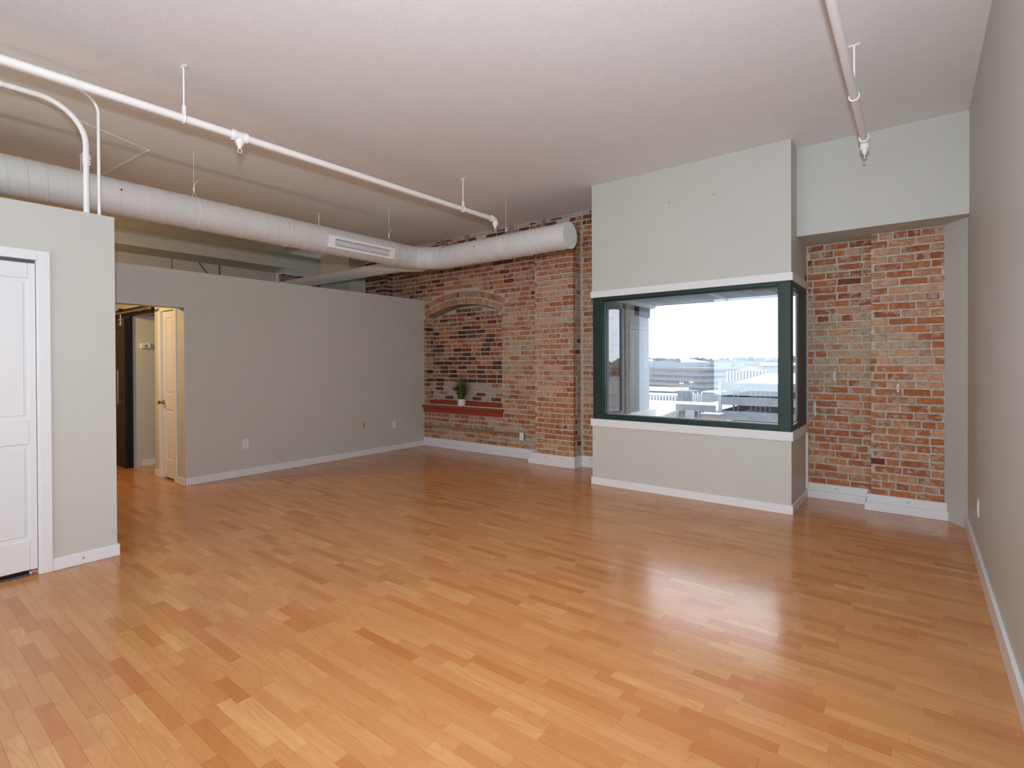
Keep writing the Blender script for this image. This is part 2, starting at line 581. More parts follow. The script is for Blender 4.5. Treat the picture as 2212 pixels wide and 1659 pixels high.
# hall wall (faces the camera side) with a narrow door and a cased opening
YH = 2.44
struct('wall_hall', 'greige hall wall seen through the opening in the partition', 'wall',
       boxes((-6.96, XP - .18, YH, YH + .11, 0, HP), (-7.60, -7.39, YH, YH + .11, 0, HP),
             (-7.39, -6.96, YH, YH + .11, 2.06, HP), (-8.43, -7.60, YH, YH + .11, 2.06, HP), (-9.9, -8.43, YH, YH + .11, 0, HP)), 'wall')
struct('wall_hall_closet', 'greige wall with the gas alarm beyond the black sliding door', 'wall',
       boxes((-8.52, -8.43, YH + .11, 3.9, 0, 2.4), (-8.43, -7.5, 3.8, 3.9, 0, 2.4), (-7.56, -7.49, YH + .11, 3.9, 0, 2.4)), 'wall')
struct('ceiling_hall_closet', 'low pale ceiling inside the small hall closet', 'ceiling',
       boxes((-8.52, -7.49, YH + .11, 3.9, 2.16, 2.22)), 'wall')
ft = struct('floor_hall', 'pale tiled floor of the small hall closet', 'floor', boxes((-8.43, -7.56, 2.58, 3.8, -.01, .002)), 'mortar')
for a in range(3):
    for b in range(4):
        boxes((-8.43 + a * .29, -8.145 + a * .29, 2.585 + b * .3, 2.88 + b * .3, .002, .008)).build('tile', 'tile', ft, bev=.002)

# bedroom beyond: beam, far wall, boxed column
struct('trim_beam', 'boxed ceiling beam running above the far side of the partition', 'beam',
       boxes((-9.88, -9.22, YREAR, 6.13, 3.176, H)), 'wall')
struct('wall_far', 'pale far wall glimpsed over the partition', 'wall', boxes((-9.98, -9.88, YREAR, 5.27, 0, 3.3)), 'wall')
struct('wall_far_panel', 'vertical joint strip on the far wall over the partition', 'wall', boxes((-9.88, -9.875, 3.42, 3.432, 2.4, 3.176)), 'cable')
struct('wall_boxed_column', 'grey boxed-in column between far brick piers', 'wall', boxes((-8.92, -8.02, 5.593, 6.2, 0, H)), 'wall')

# ------------------------------------------------------------------ window box (bay) with corner window
wb = struct('wall_window_box', 'grey drywall box built around the corner window', 'wall',
            boxes((BX0, BX1, YBOX, YBOX + .1, 2.143, H), (BX0, BX0 + .1, YBOX + .1, 6.95, 2.143, H), (BX1 - .1, BX1, YBOX + .1, 6.95, 2.143, H),
                  (BX0, BX1, YBOX, YBOX + .1, 0, 0.752), (BX0, BX0 + .1, YBOX + .1, 6.95, 0, 0.752), (BX1 - .1, BX1, YBOX + .1, 6.95, 0, 0.752)), 'wall')
# soffit over the alcove on the right
struct('wall_soffit', 'grey bulkhead above the brick alcove on the right', 'wall',
       boxes((BX1, XR, 5.61, 6.45, 2.593, H)), 'wall')
m = MB().prism([(0.195, 5.95, 0), (XR, 5.745, 0), (XR, 6.45, 0), (0.195, 6.45, 0)], (0, 0, 2.593))
struct('wall_corner_strip', 'narrow angled grey wall strip between brick pier and right wall', 'wall', m, 'wall')

# white trim boards above and below the window
t = thing('trim_1', 'white trim board above the green window', 'trim', (BX0, YBOX, 2.143), kind='structure')
boxes((BX0 - .012, BX1 + .014, YBOX - .014, YBOX, 2.143, 2.217)).build('front_board', 'trim', t, bev=.002)
boxes((BX1, BX1 + .014, YBOX, 6.14, 2.143, 2.217)).build('side_board', 'trim', t, bev=.002)
t = thing('trim_2', 'white trim board below the green window', 'trim', (BX0, YBOX, 0.67), kind='structure')
boxes((BX0 - .016, BX1 + .016, YBOX - .016, YBOX + .03, 0.672, 0.756)).build('front_board', 'trim', t, bev=.002)
boxes((BX1, BX1 + .016, YBOX + .03, 6.14, 0.672, 0.756)).build('side_board', 'trim', t, bev=.002)
struct('trim_3', 'thin white upright strip between window box and brick alcove', 'trim',
       boxes((BX1, BX1 + .02, 6.10, 6.15, 0.09, 0.672)), 'trim')

# the corner window
w1 = thing('window_1', 'dark green framed corner window overlooking snowy roofs', 'window', (-1.93, YBOX, 0.756), kind='structure')
GX0, GX1, GZ0, GZ1 = -2.826, -1.018, 0.803, 2.105
boxes((BX0 + .008, GX0, YBOX + .004, YBOX + .075, .756, 2.143)).build('stile', 'green', w1, bev=.002)
boxes((GX1, BX1 - .004, YBOX + .004, YBOX + .085, .756, 2.143)).build('corner_post', 'green', w1, bev=.002)
boxes((GX0, GX1, YBOX + .004, YBOX + .075, GZ1, 2.143)).build('head_rail', 'green', w1, bev=.002)
boxes((GX0, GX1, YBOX + .004, YBOX + .075, .756, GZ0)).build('sill_rail', 'green', w1, bev=.002)
boxes((GX0, GX1, YBOX + .03, YBOX + .075, GZ1 - .012, GZ1), (GX0 + .016, GX0 + .024, YBOX + .05, YBOX + .075, GZ0, GZ1),
      (GX0, GX1, YBOX + .03, YBOX + .075, GZ0, GZ0 + .007)).build('gasket', 'gasket', w1)
boxes((GX0, GX0 + .016, YBOX + .055, YBOX + .075, GZ0, GZ1), (GX0, GX1, YBOX + .07, YBOX + .075, GZ0 + .007, GZ0 + .016)).build('glazing_bead', 'bead', w1)
p = MB().quad((GX0, YBOX + .055, GZ0), (GX1, YBOX + .055, GZ0), (GX1, YBOX + .055, GZ1), (GX0, YBOX + .055, GZ1)).build('pane', 'glass', w1)
# side light facing the brick alcove
sy0, sy1 = YBOX + .085, 6.095
boxes((BX1 - .024, BX1 - .004, sy0 - .006, sy0 + .035, .80, 2.11), (BX1 - .024, BX1 - .004, sy1 - .018, sy1, .80, 2.11),
      (BX1 - .024, BX1 - .004, sy0 - .006, sy1, 2.10, 2.143), (BX1 - .024, BX1 - .004, sy0 - .006, sy1, .756, .805)).build('side_frame', 'green', w1, bev=.001)
boxes((BX1 - .022, BX1 - .008, 5.757, 5.785, .805, 2.10), (BX1 - .022, BX1 - .008, sy0 + .035, 5.785, .83, .838),
      (BX1 - .022, BX1 - .008, sy0 + .035, 5.785, 2.072, 2.082)).build('side_gasket', 'gasket', w1)
boxes((BX1 - .022, BX1 - .010, 5.785, sy1 - .018, .805, 2.10)).build('side_panel', 'green', w1)
boxes((BX1 - .034, BX1 - .022, 5.735, 5.757, .838, 2.072)).build('side_bead', 'bead', w1)
MB().quad((BX1 - .014, sy0 + .035, .805), (BX1 - .014, 5.76, .805), (BX1 - .014, 5.76, 2.10), (BX1 - .014, sy0 + .035, 2.10)).build('side_pane', 'glass', w1)
# matching side light on the left of the recess, seen through the big pane
boxes((BX0 + .005, BX0 + .06, YBOX + .075, 5.62, .756, 2.143), (BX0 + .005, BX0 + .06, 5.985, 6.03, .756, 2.143),
      (BX0 + .005, BX0 + .06, 5.62, 5.985, 2.06, 2.143), (BX0 + .005, BX0 + .06, 5.62, 5.985, .756, .80)).build('far_side_frame', 'ext_dark', w1)
MB().quad((BX0 + .04, 5.62, .80), (BX0 + .04, 5.985, .80), (BX0 + .04, 5.985, 2.06), (BX0 + .04, 5.62, 2.06)).build('far_side_pane', 'glass', w1)

# outdoor recess beyond the pane
rc = struct('wall_recess', 'panelled sides of the outdoor recess, coloured dark for its shade', 'wall',
            boxes((BX0, BX0 + .03, 6.03, 6.55, 0.2, 2.3), (BX1 - .05, BX1, 6.095, 6.55, 0.2, 2.3),
                  (BX0 + .1, BX1 - .1, 5.43, 6.9, 0.1, 0.2)), 'ext_dark')
boxes((BX0 - .25, BX0 + .012, 6.55, 6.92, 0.0, 2.3)).build('outer_pier', 'ext_panel', rc, bev=.004)
boxes((BX1 - .03, BX1 + .3, 6.55, 6.92, 0.0, 2.3)).build('outer_pier', 'ext_panel', rc, bev=.004)
boxes((BX0 + .012, BX0 + .03, 6.40, 6.92, 2.02, 2.18)).build('lintel_plate', 'ext_dark', rc)
so = struct('ceiling_recess', 'pale panelled soffit over the outdoor recess', 'ceiling', boxes((BX0 + .1, BX1 - .1, YBOX + .1, 6.9, 2.20, 2.28)), 'ext_dark')
boxes((BX0, BX1, 6.9, 6.95, 2.178, 3.4)).build('fascia', 'ext_panel', so)
for a in range(7):
    for b in range(5):
        boxes((BX0 + .10 + a * .27, BX0 + .362 + a * .27, YBOX + .105 + b * .29, YBOX + .387 + b * .29, 2.18, 2.20)).build('soffit_panel', 'soffit', so, bev=.003)
sv = boxes((-1.42, -1.08, 6.02, 6.18, 2.176, 2.181)).build('vent_plate', 'soffit', so)
for a in range(15):
    boxes((-1.41 + a * .0215, -1.40 + a * .0215, 6.04, 6.16, 2.174, 2.176)).build('vent_slot', 'ext_dark', sv)

# ------------------------------------------------------------------ brickwork
brick_meshes = []
for k_ in range(8):
    r2 = random.Random(100 + k_)
    mb = MB()
    out = []
    for (a, b) in (((-.5, -.5), (.5, -.5)), ((.5, -.5), (.5, .5)), ((.5, .5), (-.5, .5)), ((-.5, .5), (-.5, -.5))):
        for s_ in (0.03, 0.35, 0.68, 0.97):
            px_ = a[0] + (b[0] - a[0]) * s_
            pz_ = a[1] + (b[1] - a[1]) * s_
            out.append((px_, pz_))
    ring1, ring2, back = [], [], []
    for (px_, pz_) in out:
        jx, jz = r2.uniform(0, .018), r2.uniform(0, .075)
        qx = px_ - math.copysign(jx, px_)
        qz = pz_ - math.copysign(jz, pz_)
        back.append((px_, 0.5, pz_))
        ring1.append((qx, -0.36, qz))
        ring2.append((qx - math.copysign(.014, px_), -0.5 + r2.uniform(0, .03), qz - math.copysign(.05, pz_)))
    n = len(out)
    vs_ = back + ring1 + ring2
    fs_ = []
    for i in range(n):
        i2 = (i + 1) % n
        fs_.append((i, i2, n + i2, n + i))
        fs_.append((n + i, n + i2, 2 * n + i2, 2 * n + i))
    fs_.append(tuple(2 * n + i for i in range(n)))
    mb.add(vs_, fs_)
    brick_meshes.append(mb)
BRICK_CACHE = {}


def brick_mesh(variant, kind):
    key = (variant, kind)
    if key not in BRICK_CACHE:
        me = brick_meshes[variant].mesh('brick')
        me.materials.append(BR[kind])
        BRICK_CACHE[key] = me
    return BRICK_CACHE[key]


def visible_size(x, y, z, ln, h):
    c = project((x, y, z))
    if not c or c[0] < -10 or c[0] > 2222:
        return 0
    return ln * h / c[2] ** 2


def put_bricks(parent, items, limit=300):
    """items: (x, y, z, length, height, depth, rot_z, tilt, kind); the biggest become objects, the rest one stuff mesh per kind."""
    ranked = sorted(range(len(items)), key=lambda i: -items[i][9])
    keep = set(ranked[:limit])
    rest_ = {}
    for i, (x, y, z, ln, h, d, rz, tilt, kind, vis) in enumerate(items):
        var = rnd.randrange(8)
        Mx = Matrix.Translation((x, y, z)) @ Matrix.Rotation(rz, 4, 'Z') @ Matrix.Rotation(tilt, 4, 'Y') @ Matrix.Diagonal((ln, d, h, 1))
        if i in keep:
            o_ = bpy.data.objects.new('brick', brick_mesh(var, kind))
            col.objects.link(o_)
            o_.parent = parent
            o_.matrix_basis = Matrix.Translation(-BASE[parent]) @ Mx
        else:
            r_ = rest_.setdefault('all', [])
            r_.append((var, kind, Mx))
    if rest_:
        kinds = sorted({k for _, k, _ in rest_['all']})
        me = bpy.data.meshes.new('brickwork')
        V, F, T, MI = [], [], [], []
        for var, kind, Mx in rest_['all']:
            o0 = len(V)
            V += [tuple(Mx @ Vector(p) - BASE[parent]) for p in brick_meshes[var].v]
            tn = rnd.random()
            for f in brick_meshes[var].f:
                F.append(tuple(q + o0 for q in f))
                T.append(tn)
                MI.append(kinds.index(kind))
        me.from_pydata(V, [], F)
        a_ = me.attributes.new('tone', 'FLOAT', 'FACE')
        a_.data.foreach_set('value', T)
        for k in kinds:
            me.materials.append(BR[k])
        me.polygons.foreach_set('material_index', MI)
        me.update()
        o_ = bpy.data.objects.new('brickwork', me)
        col.objects.link(o_)
        o_.parent = parent
        o_['kind'] = 'stuff'


def pick(w):
    ks = list(w)
    return rnd.choices(ks, [w[k] for k in ks])[0]


COURSE, BL, JT = 0.0722, 0.2085, 0.0115


def lay(x0, x1, z0, z1, yface, chooser, blocked=None, depth=.055, rz=0.0, header_every=7, phase=0, xfix=None, along='x'):
    """Courses of bricks; along 'x' faces -Y at y = yface, along 'y' faces +X at x = yface."""
    items = []
    n0 = int(math.floor(z0 / COURSE))
    k = n0
    while k * COURSE < z1 - 0.02:
        za, zb = max(k * COURSE, z0), min((k + 1) * COURSE - JT, z1)
        zc, hh = (za + zb) / 2, zb - za
        if hh < 0.02:
            k += 1
            continue
        header = header_every and (k + phase) % header_every == 0
        pitch = 0.107 if header else BL
        x = math.floor(x0 / pitch) * pitch - (pitch / 2 if k % 2 else 0) + rnd.uniform(-.012, .012)
        segs = [(x0, x1)]
        if blocked:
            for (b0, b1) in blocked(zc, hh):
                ns = []
                for (s0, s1) in segs:
                    if b1 <= s0 or b0 >= s1:
                        ns.append((s0, s1))
                    else:
                        if b0 > s0:
                            ns.append((s0, b0))
                        if b1 < s1:
                            ns.append((b1, s1))
                segs = ns
        while x < x1:
            w = pitch - JT + rnd.uniform(-.008, .006)
            if not header and rnd.random() < 0.08:
                w = 0.094
            for (s0, s1) in segs:
                a, b = max(x, s0 + .002), min(x + w, s1 - .002)
                if b - a > 0.028:
                    kd = chooser((a + b) / 2, zc)
                    if kd is None:
                        continue
                    out_ = rnd.uniform(-.004, .003)
                    hz = hh * rnd.uniform(.95, 1.02)
                    zz = zc + rnd.uniform(-.0015, .0015)
                    tl = rnd.uniform(-.008, .008)
                    if along == 'x':
                        X, Yc = (a + b) / 2, yface + out_ + depth / 2
                        items.append((X, Yc, zz, b - a, hz, depth, rz, tl, kd, visible_size(X, Yc, zz, b - a, hz)))
                    else:
                        X, Yc = yface - out_ - depth / 2, (a + b) / 2
                        items.append((X, Yc, zz, b - a, hz, depth, math.pi / 2, tl, kd, visible_size(X, Yc, zz, b - a, hz) * .4))
            x += w + JT
        k += 1
    return items


def soft(v, a, b):
    return max(0.0, min(1.0, (v - a) / (b - a)))


def choose_main(x, z):
    if z > 3.355:
        return pick({'grey': 6, 'maroon': 3, 'dark': 2})
    if z > 3.26:
        return pick({'maroon': 5, 'dark': 2, 'red': 3, None: 2})
    if z > 2.55:
        if x < -7.0 or z > 2.85:
            return pick({'maroon': 3, 'red': 5, 'orange': 3, 'peach': .6})
        return pick({'red': 4, 'orange': 3, 'maroon': 1.6, 'peach': 2.0})
    if x > -4.95 and 0.95 < z < 2.25:
        return pick({'peach': 6, 'orange': 3, 'red': 1, 'tan': 1, 'amber': 1})
    if z < 0.95:
        return pick({'amber': 3, 'orange': 4, 'tan': 1.3, 'peach': 2, 'red': 1})
    return pick({'orange': 4, 'red': 4, 'peach': 3, 'maroon': .7})


def choose_pilaster(x, z):
    if z > 2.62:
        return pick({'orange': 5, 'amber': 2, 'red': 2})
    if 1.0 < z < 2.45:
        return pick({'peach': 6, 'orange': 2.4, 'red': 1, 'amber': .8, 'tan': .8})
    return pick({'amber': 4, 'orange': 5, 'peach': 1.2, 'red': .6})


def choose_alcove(x, z):
    if 1.15 < z < 1.85:
        return pick({'peach': 4, 'tan': 4, 'orange': 2.2, 'red': .6})
    if z >= 1.85:
        return pick({'orange': 4, 'red': 4, 'peach': 2, 'tan': .8, 'maroon': .5})
    return pick({'orange': 5, 'amber': 3, 'peach': 1, 'tan': .7})


def choose_pier(x, z):
    if 1.15 < z < 1.75:
        return pick({'peach': 6, 'tan': 1.4, 'orange': 2.2})
    if z >= 1.75:
        return pick({'orange': 4, 'peach': 3, 'amber': 2, 'red': 2})
    return pick({'orange': 5, 'amber': 3.5, 'peach': 1.6, 'maroon': .3})


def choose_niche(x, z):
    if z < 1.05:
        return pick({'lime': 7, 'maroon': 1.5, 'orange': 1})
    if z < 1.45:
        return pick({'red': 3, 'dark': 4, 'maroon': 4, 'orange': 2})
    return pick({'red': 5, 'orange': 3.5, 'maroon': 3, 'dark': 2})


# niche and arch geometry
NX0, NX1, NYB, NZ0 = -6.62, -4.95, 6.31, 0.70
ACX = (NX0 + NX1) / 2
HALF, SPRING, RISE = (NX1 - NX0) / 2, 2.185, 0.165
AR = (HALF ** 2 + RISE ** 2) / (2 * RISE)
ACZ = SPRING + RISE - AR
RO = AR + 0.205


def arch_z(x):
    return ACZ + math.sqrt(max(0, AR ** 2 - (x - ACX) ** 2))


def blocked_main(zc, hh):
    zt, zl = zc + hh / 2, zc - hh / 2
    out_ = []
    if zt > 0.585 and zl < SPRING:
        out_.append((NX0, NX1))
    if zt > SPRING - .03:
        dz = max(zl, SPRING) - ACZ
        if dz < RO:
            w = math.sqrt(RO ** 2 - dz ** 2)
            lim = HALF + (max(zl, SPRING) - SPRING) * HALF / AR * 1.1 + .02
            w = min(w, lim)
            out_.append((ACX - w, ACX + w))
    return out_


# body of the main brick wall, cut around the arched niche
mb = MB()
yb = YB + .008
mb.quad((-7.46, yb, 2.3), (NX0, yb, 2.3), (NX0, yb, H), (-7.46, yb, H))
mb.quad((-6.9, yb, 0), (NX0, yb, 0), (NX0, yb, 2.3), (-6.9, yb, 2.3))
mb.quad((NX1, yb, 0), (BX0 + .1, yb, 0), (BX0 + .1, yb, H), (NX1, yb, H))
mb.quad((NX0, yb, 0), (NX1, yb, 0), (NX1, yb, .72), (NX0, yb, .72))
NS = 26
for i in range(NS):
    xa, xb = NX0 + (NX1 - NX0) * i / NS, NX0 + (NX1 - NX0) * (i + 1) / NS
    za, zb = arch_z(xa) + .006, arch_z(xb) + .006
    mb.quad((xa, yb, za), (xb, yb, zb), (xb, yb, H), (xa, yb, H))
    mb.quad((xa, yb, za), (xa, NYB + .12, za), (xb, NYB + .12, zb), (xb, yb, zb))
mb.quad((-7.46, YB + .3, 0), (-7.46, YB + .3, H), (BX0, YB + .3, H), (BX0, YB + .3, 0))
wback = struct('wall_back', 'old red brick wall with an arched bricked-up niche', 'wall', mb, 'mortar')
items = [i for i in lay(-7.46, -4.205, 0.13, 3.42, YB, choose_main, blocked_main)
         if not (i[0] < -6.72 and i[2] < 2.42)]
put_bricks(wback, items)
# arch of two rowlock rings
wa = struct('wall_back_arch', 'low double-ring brick arch over the niche', 'wall',
            MB().add(*(lambda P, n: (P, [(i, i + 1, n + i + 1, n + i) for i in range(n - 1)]))(
                [(ACX + RO * math.sin(a), yb - .002, ACZ + RO * math.cos(a)) for a in [(-.5 + i / 20) * 2 * math.asin(HALF / AR) for i in range(21)]] +
                [(ACX + AR * math.sin(a), yb - .002, ACZ + AR * math.cos(a)) for a in [(-.5 + i / 20) * 2 * math.asin(HALF / AR) for i in range(21)]], 21)), 'mortar')
items = []
amax = math.asin(HALF / AR)
for ring, (ra, rb) in enumerate(((AR, AR + .098), (AR + .107, RO))):
    nb = 24 if ring == 0 else 25
    for i in range(nb):
        a = -amax + 2 * amax * (i + .5) / nb
        rm = (ra + rb) / 2
        X, Z = ACX + rm * math.sin(a), ACZ + rm * math.cos(a)
        wdt = 2 * amax * rm / nb - .009
        dp = .175 if ring == 0 else .06
        kd = pick({'arch': 7, 'tan': 1, 'orange': 1.6, 'red': 1.2})
        items.append((X, YB - .002 + rnd.uniform(-.003, .003) + dp / 2, Z, wdt, (rb - ra), dp, 0, a, kd, 1))
put_bricks(wa, items)
# niche: back, side faces
wn = struct('wall_back_niche', 'darker infill brick at the back of the arched niche', 'wall',
            (lambda m_: [m_.quad((NX0 + (NX1 - NX0) * i / 26, NYB + .008, .5), (NX0 + (NX1 - NX0) * (i + 1) / 26, NYB + .008, .5),
                                 (NX0 + (NX1 - NX0) * (i + 1) / 26, NYB + .008, arch_z(NX0 + (NX1 - NX0) * (i + 1) / 26) - .032),
                                 (NX0 + (NX1 - NX0) * i / 26, NYB + .008, arch_z(NX0 + (NX1 - NX0) * i / 26) - .032)) for i in range(26)][-1])(MB())
            .quad((NX0 - .006, yb, .5), (NX0 - .006, NYB + .01, .5), (NX0 - .006, NYB + .01, SPRING + .02), (NX0 - .006, yb, SPRING + .02))
            .quad((NX1 + .006, yb, .5), (NX1 + .006, NYB + .01, .5), (NX1 + .006, NYB + .01, SPRING + .02), (NX1 + .006, yb, SPRING + .02)), 'mortar')


def blocked_niche(zc, hh):
    dz = zc + hh / 2 - ACZ
    if zc + hh / 2 < SPRING - .03:
        return []
    if dz >= AR - .032:
        return [(NX0 - 1, NX1 + 1)]
    w = math.sqrt((AR - .032) ** 2 - dz ** 2)
    return [(NX0 - 1, ACX - w), (ACX + w, NX1 + 1)]


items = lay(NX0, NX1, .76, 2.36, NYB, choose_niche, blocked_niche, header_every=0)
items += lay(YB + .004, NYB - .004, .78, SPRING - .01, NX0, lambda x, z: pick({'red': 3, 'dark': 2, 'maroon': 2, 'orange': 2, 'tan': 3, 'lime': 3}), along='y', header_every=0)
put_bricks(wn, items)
# pilaster
PX0, PX1, PY = -4.212, -3.582, 5.94
wp = struct('wall_back_pilaster', 'projecting brick pier left of the window box', 'wall',
            boxes((PX0 + .006, PX1 - .008, PY + .008, YB + .2, 0, 3.2)), 'mortar')
items = lay(PX0, PX1, .13, 3.215, PY, choose_pilaster, header_every=0)
items += lay(PY + .06, YB, .13, 3.215, PX1, lambda x, z: pick({'maroon': 2, 'tan': 3, 'peach': 2, 'orange': 2, 'lime': 2}) if z < 2.6 else pick({'orange': 4, 'amber': 3, 'red': 1}), along='y', header_every=0)
put_bricks(wp, items)
# strip of wall between pilaster and window box
wsb = struct('wall_back_strip', 'narrow strip of brick between the pier and window box', 'wall',
             MB().quad((PX1, yb + .001, 0), (BX0 + .05, yb + .001, 0), (BX0 + .05, yb + .001, H), (PX1, yb + .001, H)), 'mortar')
items = lay(PX1 + .03, BX0 + .04, .13, 3.42, YB + .001, lambda x, z: choose_main(x, z) if z > 2.55 else choose_pilaster(x, z), header_every=6, phase=3)
put_bricks(wsb, items)
# main wall courses above the pilaster are part of the strip of wall behind the duct
items = lay(PX0, PX1 + .02, 3.2, 3.42, YB, choose_main)
put_bricks(wp, items, 0)
# brick alcove right of the window box
YA, YP2 = 6.15, 5.95
SX = -0.345
wal = struct('wall_alcove', 'recessed brick panel just right of the window box', 'wall',
             boxes((BX1 - .1, SX + .05, YA + .008, YA + .12, 0, 2.7)), 'mortar')
put_bricks(wal, lay(BX1 + .012, SX, .14, 2.59, YA, choose_alcove, header_every=9, phase=2))
wpr = struct('wall_alcove_pier', 'projecting brick pier beside the right-hand wall', 'wall',
             boxes((SX + .006, .195, YP2 + .008, YA + .12, 0, 2.62)), 'mortar')
put_bricks(wpr, lay(SX, .194, .14, 2.59, YP2, choose_pier, header_every=8, phase=5))
M['drip'] = paint('old_white_paint_drip', (0.66, 0.63, 0.58, 1), 0.7, 0.05)
for par, x, yy, z0, z1 in ((wal, -.654, YA - .003, 1.19, 1.31), (wal, -.826, YA - .003, .835, .99), (wpr, -.137, YP2 - .003, 1.112, 1.197)):
    prof = [(0, .004), (.25, .011), (.5, .007), (.75, .013), (1, .002)]
    P_ = [(x - w_ + .004 * math.sin(9 * f_), yy, z0 + (z1 - z0) * f_) for f_, w_ in prof] + [(x + w_ * .8 + .004 * math.sin(9 * f_), yy, z0 + (z1 - z0) * f_) for f_, w_ in reversed(prof)]
    MB().prism(P_, (0, .006, 0)).build('paint_drip', 'drip', par)
# far pieces of brick glimpsed over the partition
wf = struct('wall_back_far_pier', 'dark brick pier seen over the end of the partition', 'wall',
            boxes((-8.02, -7.474, PY + .008, YB + .2, 0, H)), 'mortar')
items = lay(-8.02, -7.466, 2.3, 3.42, PY, lambda x, z: pick({'maroon': 4, 'dark': 2, 'red': 3, 'grey': 1, 'amber': .4}))
items += lay(PY + .06, YB, 2.3, 3.42, -7.466, lambda x, z: pick({'maroon': 4, 'dark': 2, 'red': 2}), along='y', header_every=0)
put_bricks(wf, items)
wf2 = struct('wall_back_far', 'sliver of dark brick wall at the far end over the partition', 'wall',
             boxes((-11.4, -8.9, YB + .008, YB + .1, 0, H)), 'mortar')
put_bricks(wf2, lay(-11.4, -8.92, 2.6, 3.42, YB, lambda x, z: pick({'maroon': 3, 'dark': 1, 'red': 4, 'orange': 2})))
struct('wall_far_left', 'side wall at the far end beyond the partition', 'wall', boxes((-11.5, -11.4, 5.0, 6.3, 0, H), (-11.5, -9.98, 5.0, 5.1, 0, H)), 'wall')

# ------------------------------------------------------------------ baseboards
SCREW = MB().ball((0, 0, 0), .007, 6).mesh('screw')
SCREW.materials.append(M['galv'])


def screws(parent, pts):
    for p in pts:
        o_ = bpy.data.objects.new('screw', SCREW)
        col.objects.link(o_)
        o_.parent = parent
        o_.location = Vector(p) - BASE[parent]


def board(name, label, *bs, bev=.003):
    o_ = thing(name, label, 'baseboard', (bs[0][0], bs[0][2], 0), kind='structure')
    for b in bs:
        boxes(b).build('board', 'trim', o_, bev=bev)
    return o_


b = board('baseboard_back', 'two-tier white baseboard under the brick niche', (XP, PX0 - .085, 6.102, YB + .01, 0, .074), (XP, PX0 - .05, 6.116, YB + .01, .074, .148))
screws(b, [(-6.58, 6.116, .115), (-6.05, 6.116, .115), (-5.45, 6.116, .115)])
b = board('baseboard_back_pilaster', 'two-tier white baseboard wrapping the brick pier left of the window', (PX0 - .10, PX1 + .03, 5.907, YB, 0, .075), (PX0 - .07, PX1 + .026, 5.914, YB, .075, .152))
screws(b, [(-4.02, 5.914, .115), (-3.75, 5.914, .115), (PX1 + .026, 6.01, .115)])
b = board('baseboard_back_strip', 'short white baseboard between brick pier and window box', (PX1 + .03, BX0, 6.10, YB + .01, 0, .075), (PX1 + .026, BX0, 6.112, YB + .01, .075, .152))
screws(b, [(-3.42, 6.112, .115)])
b = board('baseboard_alcove', 'two-tier white baseboard in the brick alcove right of the window', (BX1, SX - .04, 6.122, YA + .01, 0, .078), (BX1 + .012, SX - .01, 6.132, YA + .01, .078, .154))
screws(b, [(-.64, 6.132, .118)])
b = board('baseboard_alcove_pier', 'two-tier white baseboard at the foot of the right brick pier', (SX - .045, .25, 5.918, YA, 0, .080), (SX - .028, .235, 5.930, YA, .080, .154))
screws(b, [(-.06, 5.93, .118)])
o = thing('baseboard_corner_strip', 'short angled white baseboard under the corner wall strip', 'baseboard', (.25, 5.92, 0), kind='structure')
MB().prism([(.25, 5.917, 0), (XR - .01, 5.80, 0), (XR, 5.84, 0), (.25, 5.98, 0)], (0, 0, .083)).build('board', 'trim', o)
board('baseboard_window_box', 'white baseboard around the grey window box', (BX0 - .014, BX1 + .014, YBOX - .014, YBOX, 0, .083), (BX1, BX1 + .014, YBOX, 6.13, 0, .083))
b = board('baseboard_partition', 'white baseboard along the long grey partition', (XP, XP + .015, 2.42, 6.11, 0, .088), (XP - .18, XP + .015, 2.415, 2.43, 0, .088))
b = board('baseboard_left', 'short white baseboard beside the closet casing', (XL, XL + .014, .877, 1.254, 0, .083), (XLB, XL, 1.24, 1.254, 0, .083))
screws(b, [(XL + .012, 1.04, .045)])
board('baseboard_right', 'white baseboard along the right-hand wall', (XR - .018, XR, YREAR, 5.80, 0, .122))
board('baseboard_hall', 'white baseboard below the gas alarm in the hall closet', (-8.43, -8.416, 2.55, 3.8, 0, .085))
board('baseboard_hall_pier', 'tiny white baseboard beside the hall door casing', (-7.60, -7.47, YH - .014, YH, 0, .085))

# ------------------------------------------------------------------ red window sill with potted grass
t = thing('window_sill', 'dark red painted wooden sill across the brick niche', 'sill', (ACX, 6.13, .585))
boxes((XP + .004, NX1 + .03, 6.062, 6.20, .662, .70)).build('nosing', 'red', t, bev=.004)
boxes((XP + .012, NX1 + .012, 6.092, YB + .02, .582, .662)).build('apron', 'red', t, bev=.003)
boxes((NX0 + .01, NX1 - .004, 6.195, NYB + .01, .66, .775)).build('back_board', 'red', t, bev=.003)
t = thing('potted_grass', 'bushy green grass in a small white pot on the red sill', 'plant', (-5.788, 6.13, .70))
pc = (-5.788, 6.13, .70)
MB().lathe([(.001, .002), (.040, .002), (.053, .010), (.062, .030), (.065, .055), (.066, .122), (.060, .124), (.058, .105), (.001, .104)], pc, 32).build('pot', 'ceramic', t, smooth=True)
MB().lathe([(.001, .110), (.058, .108)], pc, 20).build('soil', 'soil', t)
mb = MB()
rg = random.Random(5)
